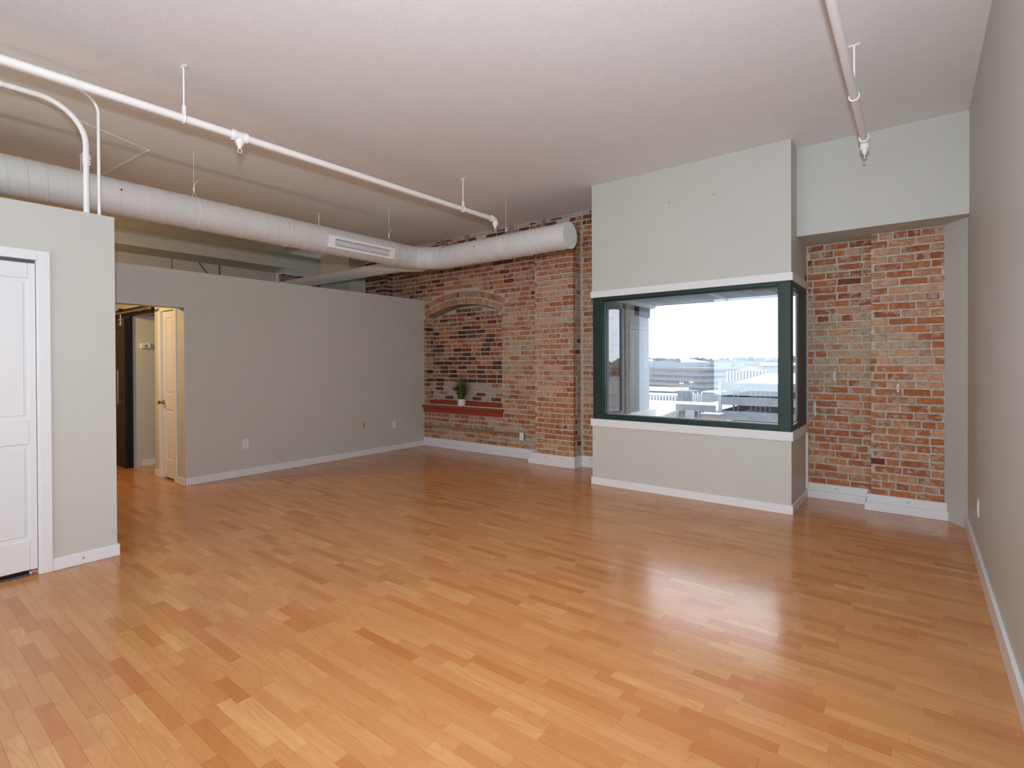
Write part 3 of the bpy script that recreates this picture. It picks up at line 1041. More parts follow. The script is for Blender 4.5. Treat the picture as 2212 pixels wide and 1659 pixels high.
for i in range(420):
    a = rg.uniform(0, 2 * math.pi)
    rr = .050 * math.sqrt(rg.random())
    lean = rg.uniform(.01, .17) * (0.45 + rr / .05)
    hgt = rg.uniform(.26, .45)
    if i % 9 == 0:
        hgt *= .8
        lean *= 1.7
    bx_, by_ = pc[0] + rr * math.cos(a), pc[1] + rr * math.sin(a) * .9
    a2 = a + rg.uniform(-.5, .5)
    dx, dy = math.cos(a2), math.sin(a2) * .55
    w = rg.uniform(.0018, .0036)
    mb._t = rg.random()
    px_, py_ = -math.sin(a2 + rg.uniform(-1, 1)), math.cos(a2)
    pts = []
    for s_ in (0, .35, .7, 1.0):
        off = lean * s_ ** 1.8
        z_ = pc[2] + .10 + hgt * s_ * (1 - .12 * s_ * lean / .1)
        ww = w * (1 - .85 * s_)
        yy = min(by_ + dy * off, NYB - .012)
        pts.append(((bx_ + dx * off - px_ * ww, yy - py_ * ww, z_), (bx_ + dx * off + px_ * ww, yy + py_ * ww, z_)))
    for s_ in range(3):
        mb.quad(pts[s_][0], pts[s_][1], pts[s_ + 1][1], pts[s_ + 1][0])
o = mb.build('grass_blades', 'grass', t, tone=True)
o['kind'] = 'stuff'

# ------------------------------------------------------------------ metal straps at the top of the brick wall
for x, zl, w, lb in ((-6.21, 3.33, .055, 'first small grey metal strap from the left atop the brick wall'),
                     (-5.64, 3.315, .075, 'bent grey metal strap atop the brick wall, second from the left'),
                     (-4.745, 3.305, .06, 'grey metal strap atop the brick wall beside the last sprinkler'),
                     (-4.17, 3.30, .055, 'perforated grey metal strap atop the brick wall near the duct end')):
    t = thing('metal_strap', lb, 'strap', (x, 6.12, zl), 'metal straps along the top of the brick wall')
    boxes((x - w / 2, x + w / 2, 6.108, 6.116, zl, H)).build('plate', 'galv', t, bev=.001)
    mb = MB()
    mb.tube([(x, 6.109, zl + .03), (x, 6.104, zl + .03)], .006, 8)
    mb.build('bolt', 'steel', t)

# ------------------------------------------------------------------ conduit and socket on the brick
t = thing('brick_conduit', 'thin grey metal conduit run low across the brick wall', 'conduit', (-5.6, 6.10, .36))
MB().tube([(XP + .01, 6.095, .355), (-4.60, 6.095, .358)], .0105, 10).build('tube', 'galv', t, smooth=True)
boxes((XP + .03, XP + .055, 6.08, 6.118, .335, .38)).build('strap', 'galv', t, bev=.002)
boxes((-5.62, -5.60, 6.083, 6.118, .34, .375)).build('strap', 'galv', t, bev=.002)


def outlet(name, label, c, axis, mat='plate_white', kind='duplex', w=.073, h=.118, box=0.0):
    """axis 'x+': faces +X, 'x-': faces -X, 'y-': faces -Y; c = centre on the wall face."""
    t_ = thing(name, label, 'outlet', c)

    def bx(u0, u1, d0, d1, z0, z1):
        if axis == 'x+':
            return (c[0] + d0, c[0] + d1, c[1] + u0, c[1] + u1, c[2] + z0, c[2] + z1)
        if axis == 'x-':
            return (c[0] - d1, c[0] - d0, c[1] + u0, c[1] + u1, c[2] + z0, c[2] + z1)
        return (c[0] + u0, c[0] + u1, c[1] - d1, c[1] - d0, c[2] + z0, c[2] + z1)
    d = box
    if box:
        boxes(bx(-w / 2 + .004, w / 2 - .004, 0, box, -h / 2 + .004, h / 2 - .004)).build('back_box', 'galv', t_)
    boxes(bx(-w / 2, w / 2, d, d + .006, -h / 2, h / 2)).build('cover_plate', mat, t_, bev=.002)
    if kind == 'duplex':
        boxes(bx(-.0165, .0165, d + .006, d + .0085, -.034, .034)).build('insert', mat, t_, bev=.001)
        for z_ in (-.018, .018):
            for u_ in (-.006, .006):
                boxes(bx(u_ - .001, u_ + .001, d + .0082, d + .0092, z_ - .005, z_ + .005)).build('slot', 'slot', t_)
            boxes(bx(-.002, .002, d + .0082, d + .0092, z_ - .012, z_ - .008)).build('slot', 'slot', t_)
    elif kind == 'jacks':
        for z_ in (-.026, .006, .026):
            boxes(bx(-.009, .009, d + .005, d + .009, z_ - .007, z_ + .007)).build('jack', 'slot', t_, bev=.001)
    elif kind == 'blank':
        boxes(bx(-.0165, .0165, d + .006, d + .0085, -.034, .034)).build('insert', mat, t_, bev=.001)
    for z_ in (-.048, .048):
        boxes(bx(-.003, .003, d + .0055, d + .0072, z_ - .003, z_ + .003)).build('screw', 'steel', t_)
    return t_


outlet('wall_outlet', 'white duplex outlet nearest the hall opening on the partition', (XP, 3.113, .40), 'x+')
outlet('cable_jack_plate', 'ivory cable jack plate on the grey partition', (XP, 4.886, .455), 'x+', 'plate_beige', 'jacks')
outlet('wall_outlet', 'white blank plate nearest the brick wall on the partition', (XP, 5.469, .417), 'x+', 'plate_white', 'blank')
outlet('wall_outlet', 'white outlet on the right-hand wall near the corner', (XR, 4.782, .393), 'x-', 'plate_white', 'duplex')
outlet('brick_outlet', 'white surface outlet box at the end of the brick conduit', (-4.555, YB, .325), 'y-', 'plate_white', 'duplex', box=.04)

for i, x in enumerate((-2.042, -1.594)):
    tag(MB().ball((x, YBOX - .002, 3.062), .005, 6).build('wall_nail', 'slot'),
        ('left' if i == 0 else 'right') + ' one of two tiny nails high on the window box', 'nail', 'nails above the window')

# ------------------------------------------------------------------ closet bifold doors (left)
d1 = thing('door_1', 'white panelled closet doors cut off by the left edge', 'door', (XL, .19, 0), kind='structure')
CW = .065
boxes((XL, XL + .016, CY1, CY1 + CW, 0, CZ + CW)).build('casing', 'trim', d1, bev=.003)
boxes((XL, XL + .016, CY0 - CW, CY0, 0, CZ + CW)).build('casing', 'trim', d1, bev=.003)
boxes((XL, XL + .0155, CY0, CY1, CZ, CZ + CW)).build('casing', 'trim', d1, bev=.003)
boxes((XLB, XL - .001, CY1 - .006, CY1, 0, CZ), (XLB, XL - .001, CY0, CY0 + .006, 0, CZ)).build('jamb', 'trim', d1)
boxes((XL - .075, XL - .04, CY0, CY1, CZ - .028, CZ)).build('top_track', 'track', d1)
boxes((XL - .07, XL - .018, CY0, CY1 - .01, 0, .012)).build('floor_track', 'track', d1, bev=.003)
lw = (CY1 - CY0 - .016) / 4
for k_ in range(4):
    y0 = CY0 + .008 + k_ * lw + .001
    y1 = y0 + lw - .002
    xf, xb_ = XL - .006, XL - .040
    st = .036
    leaf = boxes((xb_, xf - .009, y0 + st - .005, y1 - st + .005, .05, 2.03)).build('leaf_%s' % 'panel', 'door', d1)
    leaf.name = 'leaf'
    boxes((xb_, xf, y0, y0 + st, .04, CZ - .022)).build('stile', 'door', leaf, bev=.002)
    boxes((xb_, xf, y1 - st, y1, .04, CZ - .022)).build('stile', 'door', leaf, bev=.002)
    for z0, z1 in ((.04, .24), (.875, 1.04), (1.975, CZ - .022)):
        boxes((xb_, xf, y0 + st, y1 - st, z0, z1)).build('rail', 'door', leaf, bev=.004)
    for z0, z1 in ((.24, .875), (1.04, 1.975)):
        boxes((xf - .012, xf - .004, y0 + st + .022, y1 - st - .022, z0 + .025, z1 - .025)).build('raised_panel', 'door', leaf, bev=.004)
    if k_ in (1, 2):
        MB().tube([(xf, (y0 + y1) / 2, .96), (xf + .012, (y0 + y1) / 2, .96), (xf + .02, (y0 + y1) / 2, .96), (xf + .032, (y0 + y1) / 2, .96)], [.006, .006, .014, .010], 12).build('knob', 'steel', leaf, smooth=True)
pv = boxes((XL - .062, XL - .018, .765, .806, .0, .022)).build('pivot_bracket', 'trim', d1, bev=.002)
boxes((XL - .02, XL - .012, .772, .802, .002, .02)).build('rubber_stop', 'chipped', pv)
MB().tube([(XL - .05, .79, .02), (XL - .05, .79, .045)], .006, 8).build('pivot_pin', 'steel', pv)

# ------------------------------------------------------------------ hall: narrow white door, black sliding door
d2 = thing('door_2', 'narrow cream two-panel door in the hall', 'door', (-7.17, YH, 0), kind='structure')
boxes((-6.965, -6.90, YH - .016, YH, 0, 2.12)).build('casing', 'trim', d2, bev=.003)
boxes((-7.455, -7.385, YH - .016, YH, 0, 2.12)).build('casing', 'trim', d2, bev=.003)
boxes((-7.385, -6.965, YH - .016, YH, 2.055, 2.12)).build('casing', 'trim', d2, bev=.003)
boxes((-7.39, -7.378, YH, YH + .1, 0, 2.06), (-6.972, -6.96, YH, YH + .1, 0, 2.06)).build('jamb', 'trim', d2)
yf = YH + .012
leaf = boxes((-7.37, -6.98, yf + .012, yf + .035, .02, 2.05)).build('leaf', 'door', d2)
boxes((-7.37, -7.29, yf, yf + .03, .02, 2.05)).build('stile', 'door', leaf, bev=.002)
boxes((-7.06, -6.98, yf, yf + .03, .02, 2.05)).build('stile', 'door', leaf, bev=.002)
for z0, z1 in ((.02, .24), (.85, 1.035), (1.97, 2.05)):
    boxes((-7.29, -7.06, yf, yf + .03, z0, z1)).build('rail', 'door', leaf, bev=.004)
for z0, z1 in ((.24, .85), (1.035, 1.97)):
    boxes((-7.26, -7.09, yf + .004, yf + .02, z0 + .03, z1 - .03)).build('raised_panel', 'door', leaf, bev=.004)
MB().tube([(-7.335, yf, .938), (-7.335, yf - .01, .938), (-7.335, yf - .03, .938), (-7.335, yf - .04, .938), (-7.335, yf - .06, .938), (-7.335, yf - .068, .938)],
          [.028, .026, .010, .014, .027, .016], 16).build('knob', 'brass', leaf, smooth=True)
for z_ in (.29, 1.105, 1.88):
    MB().tube([(-6.975, yf - .006, z_ - .045), (-6.975, yf - .006, z_ + .045)], .007, 8).build('hinge', 'steel', d2)

d3 = thing('door_3', 'dark stained sliding barn door hung from a metal rail', 'door', (-8.85, 2.36, 0), kind='structure')
yf, yk = 2.345, 2.388
leaf = boxes((-9.30, -8.41, yf + .012, yk, .012, 2.03)).build('leaf', 'espresso', d3)
for x0, x1 in ((-9.30, -9.18), (-8.53, -8.41)):
    boxes((x0, x1, yf, yk, .012, 2.03)).build('stile', 'espresso', leaf, bev=.003)
for z0, z1 in ((.012, .22), (.78, .93), (1.45, 1.57), (1.62, 1.72), (1.90, 2.03)):
    boxes((-9.18, -8.53, yf, yk, z0, z1)).build('rail', 'espresso', leaf, bev=.003)
boxes((-8.41, -8.403, yf, yk, .012, 2.03)).build('edge', 'black', leaf)
MB().tube([(-8.565, yf - .035, .86), (-8.565, yf - .035, 1.33)], .008, 10).build('handle', 'steel', d3, smooth=True)
for z_ in (.90, 1.29):
    MB().tube([(-8.565, yf - .035, z_), (-8.565, yf, z_)], .006, 8).build('handle_post', 'steel', d3)
boxes((-9.5, -7.605, 2.40, YH, 2.055, 2.165)).build('header_board', 'black', d3, bev=.002)
boxes((-8.43, -8.405, 2.392, YH - .002, 0, 2.06)).build('black_jamb', 'black', d3, bev=.002)
MB().tube([(-9.5, 2.325, 2.095), (-7.44, 2.325, 2.095)], .014, 12).build('track_rail', 'brass', d3, smooth=True)
MB().tube([(-7.44, 2.325, 2.095), (-7.42, 2.325, 2.095)], .020, 12).build('rail_stop', 'brass', d3)
for x in (-7.9, -8.7):
    MB().tube([(x, 2.325, 2.095), (x, 2.40, 2.095)], .010, 8).build('rail_standoff', 'brass', d3)
boxes((-8.56, -8.52, yf - .012, yf, 1.93, 2.15)).build('hanger_strap', 'steel', d3, bev=.002)
MB().tube([(-8.54, yf - .025, 2.13), (-8.54, yf + .02, 2.13)], .032, 14).build('roller', 'black', d3)
for z_ in (1.95, 2.01):
    MB().ball((-8.54, yf - .016, z_), .012, 8).build('bolt', 'steel', d3)

t = thing('gas_alarm', 'white wall-mounted gas alarm with small display', 'alarm', (-8.43, 2.59, 1.66))
boxes((-8.43, -8.395, 2.525, 2.655, 1.622, 1.702)).build('housing', 'plate_white', t, bev=.012)
boxes((-8.396, -8.393, 2.575, 2.61, 1.655, 1.667)).build('display', 'slot', t)
boxes((-8.396, -8.393, 2.573, 2.612, 1.632, 1.650)).build('test_button', 'screen', t)

t = thing('hall_pendant', 'warm pendant light hanging in the hall out of view', 'lamp', (-7.6, 1.0, 2.3))
MB().tube([(-7.6, 1.0, 2.45), (-7.6, 1.0, H)], .006, 8).build('cord', 'black', t)
MB().lathe([(.03, .15), (.05, .14), (.12, .02), (.11, .02), (.04, .13)], (-7.6, 1.0, 2.3), 24).build('shade', 'steel', t, smooth=True)
lk = NT('warm_bulb_glow')
lk.b.inputs['Emission Color'].default_value = (1, .62, .25, 1)
lk.b.inputs['Emission Strength'].default_value = 6
MB().ball((-7.6, 1.0, 2.34), .04, 10).build('bulb', lk.m, t, smooth=True)
ld = bpy.data.lights.new('hall_bulb_light', 'POINT')
ld.energy = 85
ld.color = (1.0, .66, .30)
ld.shadow_soft_size = .05
lo = bpy.data.objects.new('hall_bulb_light', ld)
lo.location = (-7.6, 1.0, 2.27)
col.objects.link(lo)

# ------------------------------------------------------------------ spiral duct
DX, DZ, DR = -5.46, 2.845, .153
BY = 5.07
t = thing('spiral_duct', 'large white spiral duct turning toward the window box', 'duct', (DX, 2.0, DZ))
ys = 4.66
MB().tube([(DX, YREAR, DZ), (DX, ys, DZ)], DR, 48).build('main_run', 'duct', t, smooth=True)


def helix(m, c0, c1, r, pitch, wire, n=22):
    c0, c1 = Vector(c0), Vector(c1)
    ax = (c1 - c0).normalized()
    e1 = Vector((0, 0, 1))
    e2 = ax.cross(e1)
    L = (c1 - c0).length
    N = int(L / pitch * n)
    m.tube([c0 + ax * (L * i / N) + (e1 * math.cos(2 * math.pi * i / n) + e2 * math.sin(2 * math.pi * i / n)) * r for i in range(N + 1)], wire, 5)


mb = MB()
helix(mb, (DX, -.3, DZ), (DX, ys - .05, DZ), DR + .0008, .115, .0034)
mb.build('spiral_seam', 'duct', t, smooth=True)
# four-gore elbow: straight pieces between mitre rings
RE = BY - ys
cen = Vector((DX + RE, ys, DZ))
ang = [0, 22.5, 45, 67.5, 90]
pts = [cen + Vector((-math.cos(math.radians(a)), math.sin(math.radians(a)), 0)) * RE for a in ang]
for i in range(4):
    a0, a1 = math.radians(ang[i]), math.radians(ang[i + 1])
    vs_, fs_ = [], []
    n = 40
    for a in (a0, a1):
        rad = Vector((-math.cos(a), math.sin(a), 0))
        for j in range(n):
            th = 2 * math.pi * j / n
            vs_.append(cen + rad * (RE + DR * math.cos(th)) + Vector((0, 0, DR * math.sin(th))))
    fs_ = [(j, (j + 1) % n, n + (j + 1) % n, n + j) for j in range(n)]
    g = MB().add(vs_, fs_).build('elbow_gore', 'duct', t, smooth=True)
for a in (0, 45, 90):
    mb = MB()
    a = math.radians(a)
    rad = Vector((-math.cos(a), math.sin(a), 0))
    ring = [cen + rad * (RE + (DR + .001) * math.cos(2 * math.pi * j / 32)) + Vector((0, 0, (DR + .001) * math.sin(2 * math.pi * j / 32))) for j in range(33)]
    mb.tube(ring, .004, 5)
    mb.build('elbow_seam', 'duct', t, smooth=True)
xe = DX + RE
XC = -3.10
MB().tube([(xe, BY, DZ - .005), (XC, BY, DZ - .005)], DR - .004, 48).build('branch_run', 'duct', t, smooth=True)
mb = MB()
helix(mb, (xe + .03, BY, DZ - .005), (XC, BY, DZ - .005), DR - .003, .125, .0034)
mb.build('branch_seam', 'duct', t, smooth=True)
MB().tube([(XC - .004, BY, DZ - .005), (XC + .004, BY, DZ - .005)], DR - .001, 48).build('end_cap', 'duct', t, smooth=True)
# smaller branch running the other way over the partition
SR = .083
MB().tube([(DX + .16, BY, DZ - .03), (DX - .10, BY, DZ - .035), (DX - .55, BY, DZ - .01), (-9.87, BY, DZ + .02)], [.085, .108, SR + .004, SR], 36).build('small_branch', 'duct', t, smooth=True)
mb = MB()
helix(mb, (DX - .6, BY, DZ - .01), (-9.8, BY, DZ + .02), SR + .002, .10, .0034)
mb.build('small_branch_seam', 'duct', t, smooth=True)
# supply register let into the duct, tilted down toward the room
al = math.radians(14)
nv, tv = Vector((math.cos(al), 0, -math.sin(al))), Vector((math.sin(al), 0, math.cos(al)))


def reg_box(m, y0, y1, h0, h1, d0, d1):
    P = []
    for d in (d0, d1):
        for (yy, hh) in ((y0, h0), (y1, h0), (y1, h1), (y0, h1)):
            q = Vector((DX, yy, DZ)) + nv * d + tv * hh
            P.append(q)
    m.add(P, [(0, 3, 2, 1), (4, 5, 6, 7), (0, 1, 5, 4), (1, 2, 6, 5), (2, 3, 7, 6), (3, 0, 4, 7)])
    return m


ry0, ry1, rh = 3.44, 4.38, .068
rg_ = MB()
for q in ((ry0, ry1, rh - .028, rh), (ry0, ry1, -rh, -rh + .028), (ry0, ry0 + .07, -rh + .028, rh - .028), (ry1 - .07, ry1, -rh + .028, rh - .028)):
    reg_box(rg_, q[0], q[1], q[2], q[3], DR - .03, DR + .016)
reg = rg_.build('register', 'pipe', t)
reg_box(MB(), ry0 + .07, ry1 - .07, -rh + .028, rh - .028, DR - .03, DR - .002).build('register_back', 'slot', reg)
nl = 40
mb = MB()
for i in range(nl):
    yy = ry0 + .08 + (ry1 - ry0 - .16) * i / (nl - 1)
    reg_box(mb, yy - .004, yy + .004, -rh + .028, rh - .028, DR + .002, DR + .009)
o = mb.build('register_louvers', 'plate_white', reg)
o['kind'] = 'stuff'
for (yy, bx_, loop) in ((2.087, DX, True), (4.42, DX, True)):
    hw = MB().tube([(bx_, yy, H), (bx_, yy, DZ + DR + .09)], .0022, 6).build('hanger_wire', 'pipe', t)
    MB().tube([(bx_, yy, DZ + DR + .055), (bx_, yy, DZ + DR + .095)], .008, 8).build('wire_clamp', 'pipe', hw)
    ring = [(bx_ + (DR + .003) * math.cos(a), yy, DZ + (DR + .003) * math.sin(a)) for a in [math.pi / 2 + .25 + (2 * math.pi - .5) * i / 40 for i in range(41)]]
    MB().tube([(bx_, yy, DZ + DR + .06)] + ring + [(bx_, yy, DZ + DR + .06)], .0018, 5).build('wire_loop', 'pipe', hw)
    MB().tube([(bx_ + .002, yy, DZ + DR + .09), (bx_ + .012, yy + .01, DZ + DR + .13), (bx_ + .022, yy + .03, DZ + DR + .17)], .0018, 5).build('wire_tail', 'pipe', hw)
hw = MB().tube([(-4.02, BY, H), (-4.02, BY, DZ + DR + .08)], .0022, 6).build('hanger_wire', 'pipe', t)
MB().tube([(-4.02, BY, DZ + DR + .035), (-4.02, BY, DZ + DR + .075)], .008, 8).build('wire_clamp', 'pipe', hw)
ring = [(-4.02, BY + (DR - .001) * math.cos(a), DZ - .005 + (DR - .001) * math.sin(a)) for a in [math.pi / 2 + .25 + (2 * math.pi - .5) * i / 40 for i in range(41)]]
MB().tube([(-4.02, BY, DZ + DR + .04)] + ring + [(-4.02, BY, DZ + DR + .04)], .0018, 5).build('wire_loop', 'pipe', hw)
hw = MB().tube([(-6.75, BY, H), (-6.75, BY, DZ + .15)], .0022, 6).build('hanger_wire', 'pipe', t)
MB().tube([(-6.75, BY, DZ + .17), (-6.75, BY, DZ + .21)], .008, 8).build('wire_clamp', 'pipe', hw)
MB().tube([(-6.75, BY, DZ + .17), (-6.83, BY - .04, DZ + .07)], .0018, 5).build('wire_loop', 'pipe', hw)
for i, (x, a) in enumerate(((-3.60, .5), (-3.86, .4))):
    MB().tube([(x, BY - .06, DZ - DR + .02), (x + .045, BY - .10, DZ - DR - .045)], .0022, 5).build('wire_end', 'pipe', t)
MB().ball((DX + DR * .97, 1.47, DZ + .035), .008, 8).build('plug_hole', 'slot', t)
MB().ball((-4.42, BY - DR * .97, DZ + .03), .007, 8).build('plug_hole', 'slot', t)
mb = MB()
ring = [(DX + (DR + .002) * math.cos(2 * math.pi * i / 40), 3.0, DZ + (DR + .002) * math.sin(2 * math.pi * i / 40)) for i in range(41)]
mb.tube(ring, .004, 5)
mb.build('joint_band', 'duct', t, smooth=True)

# ------------------------------------------------------------------ sprinkler pipes


def head(parent, x, y, z):
    """pendent sprinkler head hanging below z"""
    hd = MB().lathe([(.001, 0), (.016, 0), (.016, -.012), (.011, -.016), (.011, -.026), (.001, -.026)], (x, y, z), 12).build('sprinkler_head', 'pipe', parent, smooth=True)
    for s_ in (-1, 1):
        MB().tube([(x, y + s_ * .010, z - .022), (x, y + s_ * .013, z - .035), (x, y + s_ * .011, z - .052), (x, y + s_ * .002, z - .062)], .0028, 6).build('frame_arm', 'pipe', hd, smooth=True)
    MB().tube([(x, y, z - .026), (x, y, z - .054)], .0025, 8).build('glass_bulb', 'bulb', hd)
    MB().lathe([(.001, -.064), (.016, -.064), (.017, -.067), (.001, -.068)], (x, y, z), 16).build('deflector', 'steel', hd)
    return hd


def rod_hanger(parent, x, y, zp, rp, plate=True):
    rd = MB().tube([(x, y, H), (x, y, zp + rp + .05)], .0062, 8).build('hanger_rod', 'pipe', parent, smooth=True)
    if plate:
        boxes((x - .035, x + .035, y - .012, y + .012, H - .006, H)).build('ceiling_plate', 'pipe', rd, bev=.002)
    ring = [(x + (rp + .004) * math.cos(a), y, zp + (rp + .004) * math.sin(a)) for a in [2 * math.pi * i / 24 for i in range(25)]]
    MB().tube(ring, .0045, 6).build('clevis_ring', 'pipe', rd, smooth=True)
    boxes((x - .012, x + .012, y - .010, y + .010, zp + rp, zp + rp + .062)).build('clevis_yoke', 'pipe', rd, bev=.003)
    return rd


def sprinkler_line(label, x, y0, y1, z0, z1, r, hangers, tee=None, group='sprinkler lines'):
    t_ = thing('sprinkler_pipe', label, 'pipe', (x, y1, z1), group)
    zz = lambda yy: z0 + (z1 - z0) * (yy - y0) / (y1 - y0)
    MB().tube([(x, y0, z0), (x, y1, z1)], r, 20).build('pipe', 'pipe', t_, smooth=True)
    # end elbow
    el = arc((x, y1, z1 - .04), .04, math.pi / 2, 0, 8, (0, 1, 0), (0, 0, 1))
    MB().tube([(x, y1 - .03, z1)] + el + [(x, y1 + .04, z1 - .055)], r + .006, 18).build('elbow', 'pipe', t_, smooth=True)
    MB().tube([(x, y1 - .032, z1), (x, y1 - .012, z1)], r + .010, 18).build('elbow_collar', 'pipe', t_, smooth=True)
    MB().tube([(x, y1 + .04, z1 - .05), (x, y1 + .04, z1 - .068)], r + .009, 18).build('elbow_collar', 'pipe', t_, smooth=True)
    MB().lathe([(.001, -.068), (.022, -.068), (.022, -.084), (.001, -.084)], (x, y1 + .04, z1), 12).build('reducer', 'pipe', t_)
    head(t_, x, y1 + .04, z1 - .082)
    if tee is not None:
        zt = zz(tee)
        MB().tube([(x, tee - .05, zt), (x, tee + .05, zt)], r + .008, 18).build('tee', 'pipe', t_, smooth=True)
        for s_ in (-1, 1):
            MB().tube([(x, tee + s_ * .052, zt), (x, tee + s_ * .034, zt)], r + .013, 18).build('tee_collar', 'pipe', t_, smooth=True)
        MB().tube([(x, tee, zt), (x, tee, zt - .052)], .026, 18).build('tee_branch', 'pipe', t_, smooth=True)
        MB().tube([(x, tee, zt - .040), (x, tee, zt - .056)], .031, 18).build('tee_collar', 'pipe', t_, smooth=True)
        MB().lathe([(.001, -.056), (.022, -.056), (.022, -.068), (.001, -.068)], (x, tee, zt), 12).build('reducer', 'pipe', t_)
        head(t_, x, tee, zt - .066)
    for hy in hangers:
        rod_hanger(t_, x, hy, zz(hy), r)
    return t_


sprinkler_line('long white sprinkler pipe crossing the ceiling left of centre', -3.945, YREAR, 4.73, 3.040, 3.100, .026, (-1.3, 1.45, 4.218), tee=1.82)
sprinkler_line('white sprinkler pipe near the right-hand wall', -.318, YREAR, 4.83, 3.085, 3.105, .024, (-1.0, 4.01))
t = thing('sprinkler_pipe', 'white sprinkler pipe hidden behind the large duct', 'pipe', (-6.38, 2, 3.09), 'sprinkler lines')
MB().tube([(-6.38, YREAR, 3.06), (-6.38, 4.6, 3.08)], .024, 16).build('pipe', 'pipe', t, smooth=True)
for hy in (1.442, 3.981):
    rod_hanger(t, -6.38, hy, 3.075, .024)

# ------------------------------------------------------------------ conduits rising from the closet wall
CX = -4.72


def rising(label, y, r, zb, rad, yend, zend):
    t_ = thing('ceiling_conduit', label, 'conduit', (CX, y, HP), 'conduits rising from the closet wall')
    pts_ = [(CX, y, HP - .0), (CX, y, zb)] + arc((CX, y - rad, zb), rad, 0, math.pi / 2, 12, (0, 1, 0), (0, 0, 1))[1:]
    pts_ += [(CX - .02, yend, zend)]
    MB().tube(pts_, r, 16).build('tube', 'pipe', t_, smooth=True)
    return t_


t = rising('thick white conduit bending up from the closet wall', 1.096, .0185, 2.98, .26, YREAR + .2, 3.20)
cp = MB().tube([(CX, 1.096, 2.84), (CX, 1.096, 2.92)], .0215, 16).build('coupling', 'pipe', t, smooth=True)
for z_ in (2.85, 2.868, 2.888, 2.905):
    MB().ball((CX, 1.096 + .0235, z_), .006, 6).build('set_screw', 'pipe', cp)
MB().tube([(CX, .66, 3.237), (CX, .58, 3.236)], .0215, 16).build('coupling', 'pipe', t, smooth=True)
t = rising('thin white conduit rising beside the thicker one', 1.170, .0105, 3.23, .14, YREAR + .2, 3.37)
t = thing('ceiling_cable', 'thin white cable zigzagging across the ceiling above the hall', 'cable', (-5.726, 1.80, H))
MB().tube([(-4.95, .10, H - .012), (-5.247, .726, H - .010), (-5.726, 1.801, H - .008), (-6.824, 1.725, H - .008)], .006, 8).build('cable', 'pipe', t, smooth=True)
MB().ball((-5.726, 1.801, H - .008), .010, 8).build('clip', 'pipe', t)

# things glimpsed over the partition
t = thing('far_mark', 'dark slanted mark on the far wall over the partition', 'cable', (-9.86, 3.93, 2.6))
MB().tube([(-9.865, 3.84, 3.17), (-9.865, 3.90, 3.09), (-9.865, 3.98, 3.0), (-9.865, 4.02, 2.6)], .011, 8).build('cable', 'cable', t)  # thin dark tube drawn for a slanted dark mark
t = thing('far_mark', 'dark upright mark on the far wall over the partition', 'cable', (-9.86, 4.177, 2.6))
MB().tube([(-9.865, 4.177, 3.17), (-9.865, 4.177, 2.6)], .012, 8).build('cable', 'cable', t)  # thin dark tube drawn for an upright dark mark
t = thing('far_pipe', 'pale upright pipe at the far end of the beam', 'pipe', (-9.84, 5.24, 0))
MB().tube([(-9.85, 5.24, 0), (-9.85, 5.24, 3.17)], .02, 12).build('pipe', 'pipe', t, smooth=True)

# ------------------------------------------------------------------ the city outside
GZ = -19.0
struct('ground_city', 'snowy streets and lots far below the window', 'ground',
       MB().quad((-1400, 15, GZ), (900, 15, GZ), (900, 2600, GZ), (-1400, 2600, GZ)), 'asphalt')

# parking structure (right)
t = thing('parking_structure', 'grey concrete parking structure with open decks outside the window', 'building', (-20, 140, GZ))
gx0, gx1, gy0, gy1 = -35.5, 4.0, 122.0, 172.0
tops = [(-3.28, -4.95), (-6.36, -8.22), (-9.57, -11.55), (-12.8, -14.8), (-16.0, -18.0)]
for i, (zt, zb) in enumerate(tops):
    boxes((gx0, gx1, gy0, gy0 + .25, zb, zt)).build('parapet', 'concrete', t)
    if i == 0:
        boxes((gx0, gx0 + .25, gy0 + .25, gy1, zb, zt)).build('side_parapet', 'concrete', t)
    else:
        boxes((gx0, gx0 + .25, gy0 + .25, gy1, zb, zt)).build('side_parapet', 'concrete', t)
    boxes((gx0 + .3, gx1, gy0 + .3, gy1, zb + .2, zb + .5)).build('deck', 'deck_haze' if i else 'snow', t)
boxes((gx0, gx0 + .6, gy0 - .1, gy0 + .5, GZ, -3.1)).build('corner_column', 'concrete_pale', t)
for x in (-34, -33, -30.2, -29.2, -28.2, -27.2, -26.2, -22, -18, -14):
    boxes((x, x + .32, gy0 + 6, gy0 + 6.5, GZ, -4.9)).build('column', 'concrete_pale', t)
for z0, z1 in ((-6.36, -4.95), (-9.57, -8.22), (-12.8, -11.55)):
    MB().prism([(-31.5, gy0 + 9, z0 - .3), (-25.5, gy0 + 9, z1), (-5, gy0 + 9, z1), (-5, gy0 + 9, z0 - .3)], (0, .4, 0)).build('ramp', 'concrete', t)
boxes((gx0 + 1, gx1, gy1 - .3, gy1, GZ, -5.2)).build('back_wall', 'deck_haze', t)
MB().prism([(-33.3, 125.5, -3.45), (-4, 125.5, -3.45), (-4, 190, -1.9), (-39.8, 190, -2.5)], (0, 0, -.4)).build('snowy_ramp', 'snow', t)

# upper screen wall with pale fins, behind the ramp
t = thing('fin_screen_wall', 'pale concrete wall with upright fins beyond the parking ramp', 'building', (-49, 200, GZ))
boxes((-55.3, -41.5, 200, 200.4, GZ, -1.9)).build('wall', 'concrete', t)
for i in range(13):
    boxes((-55.2 + i * 1.08, -54.75 + i * 1.08, 199.4, 200, -6.5, -2.0 + i * .03)).build('fin', 'snow', t)

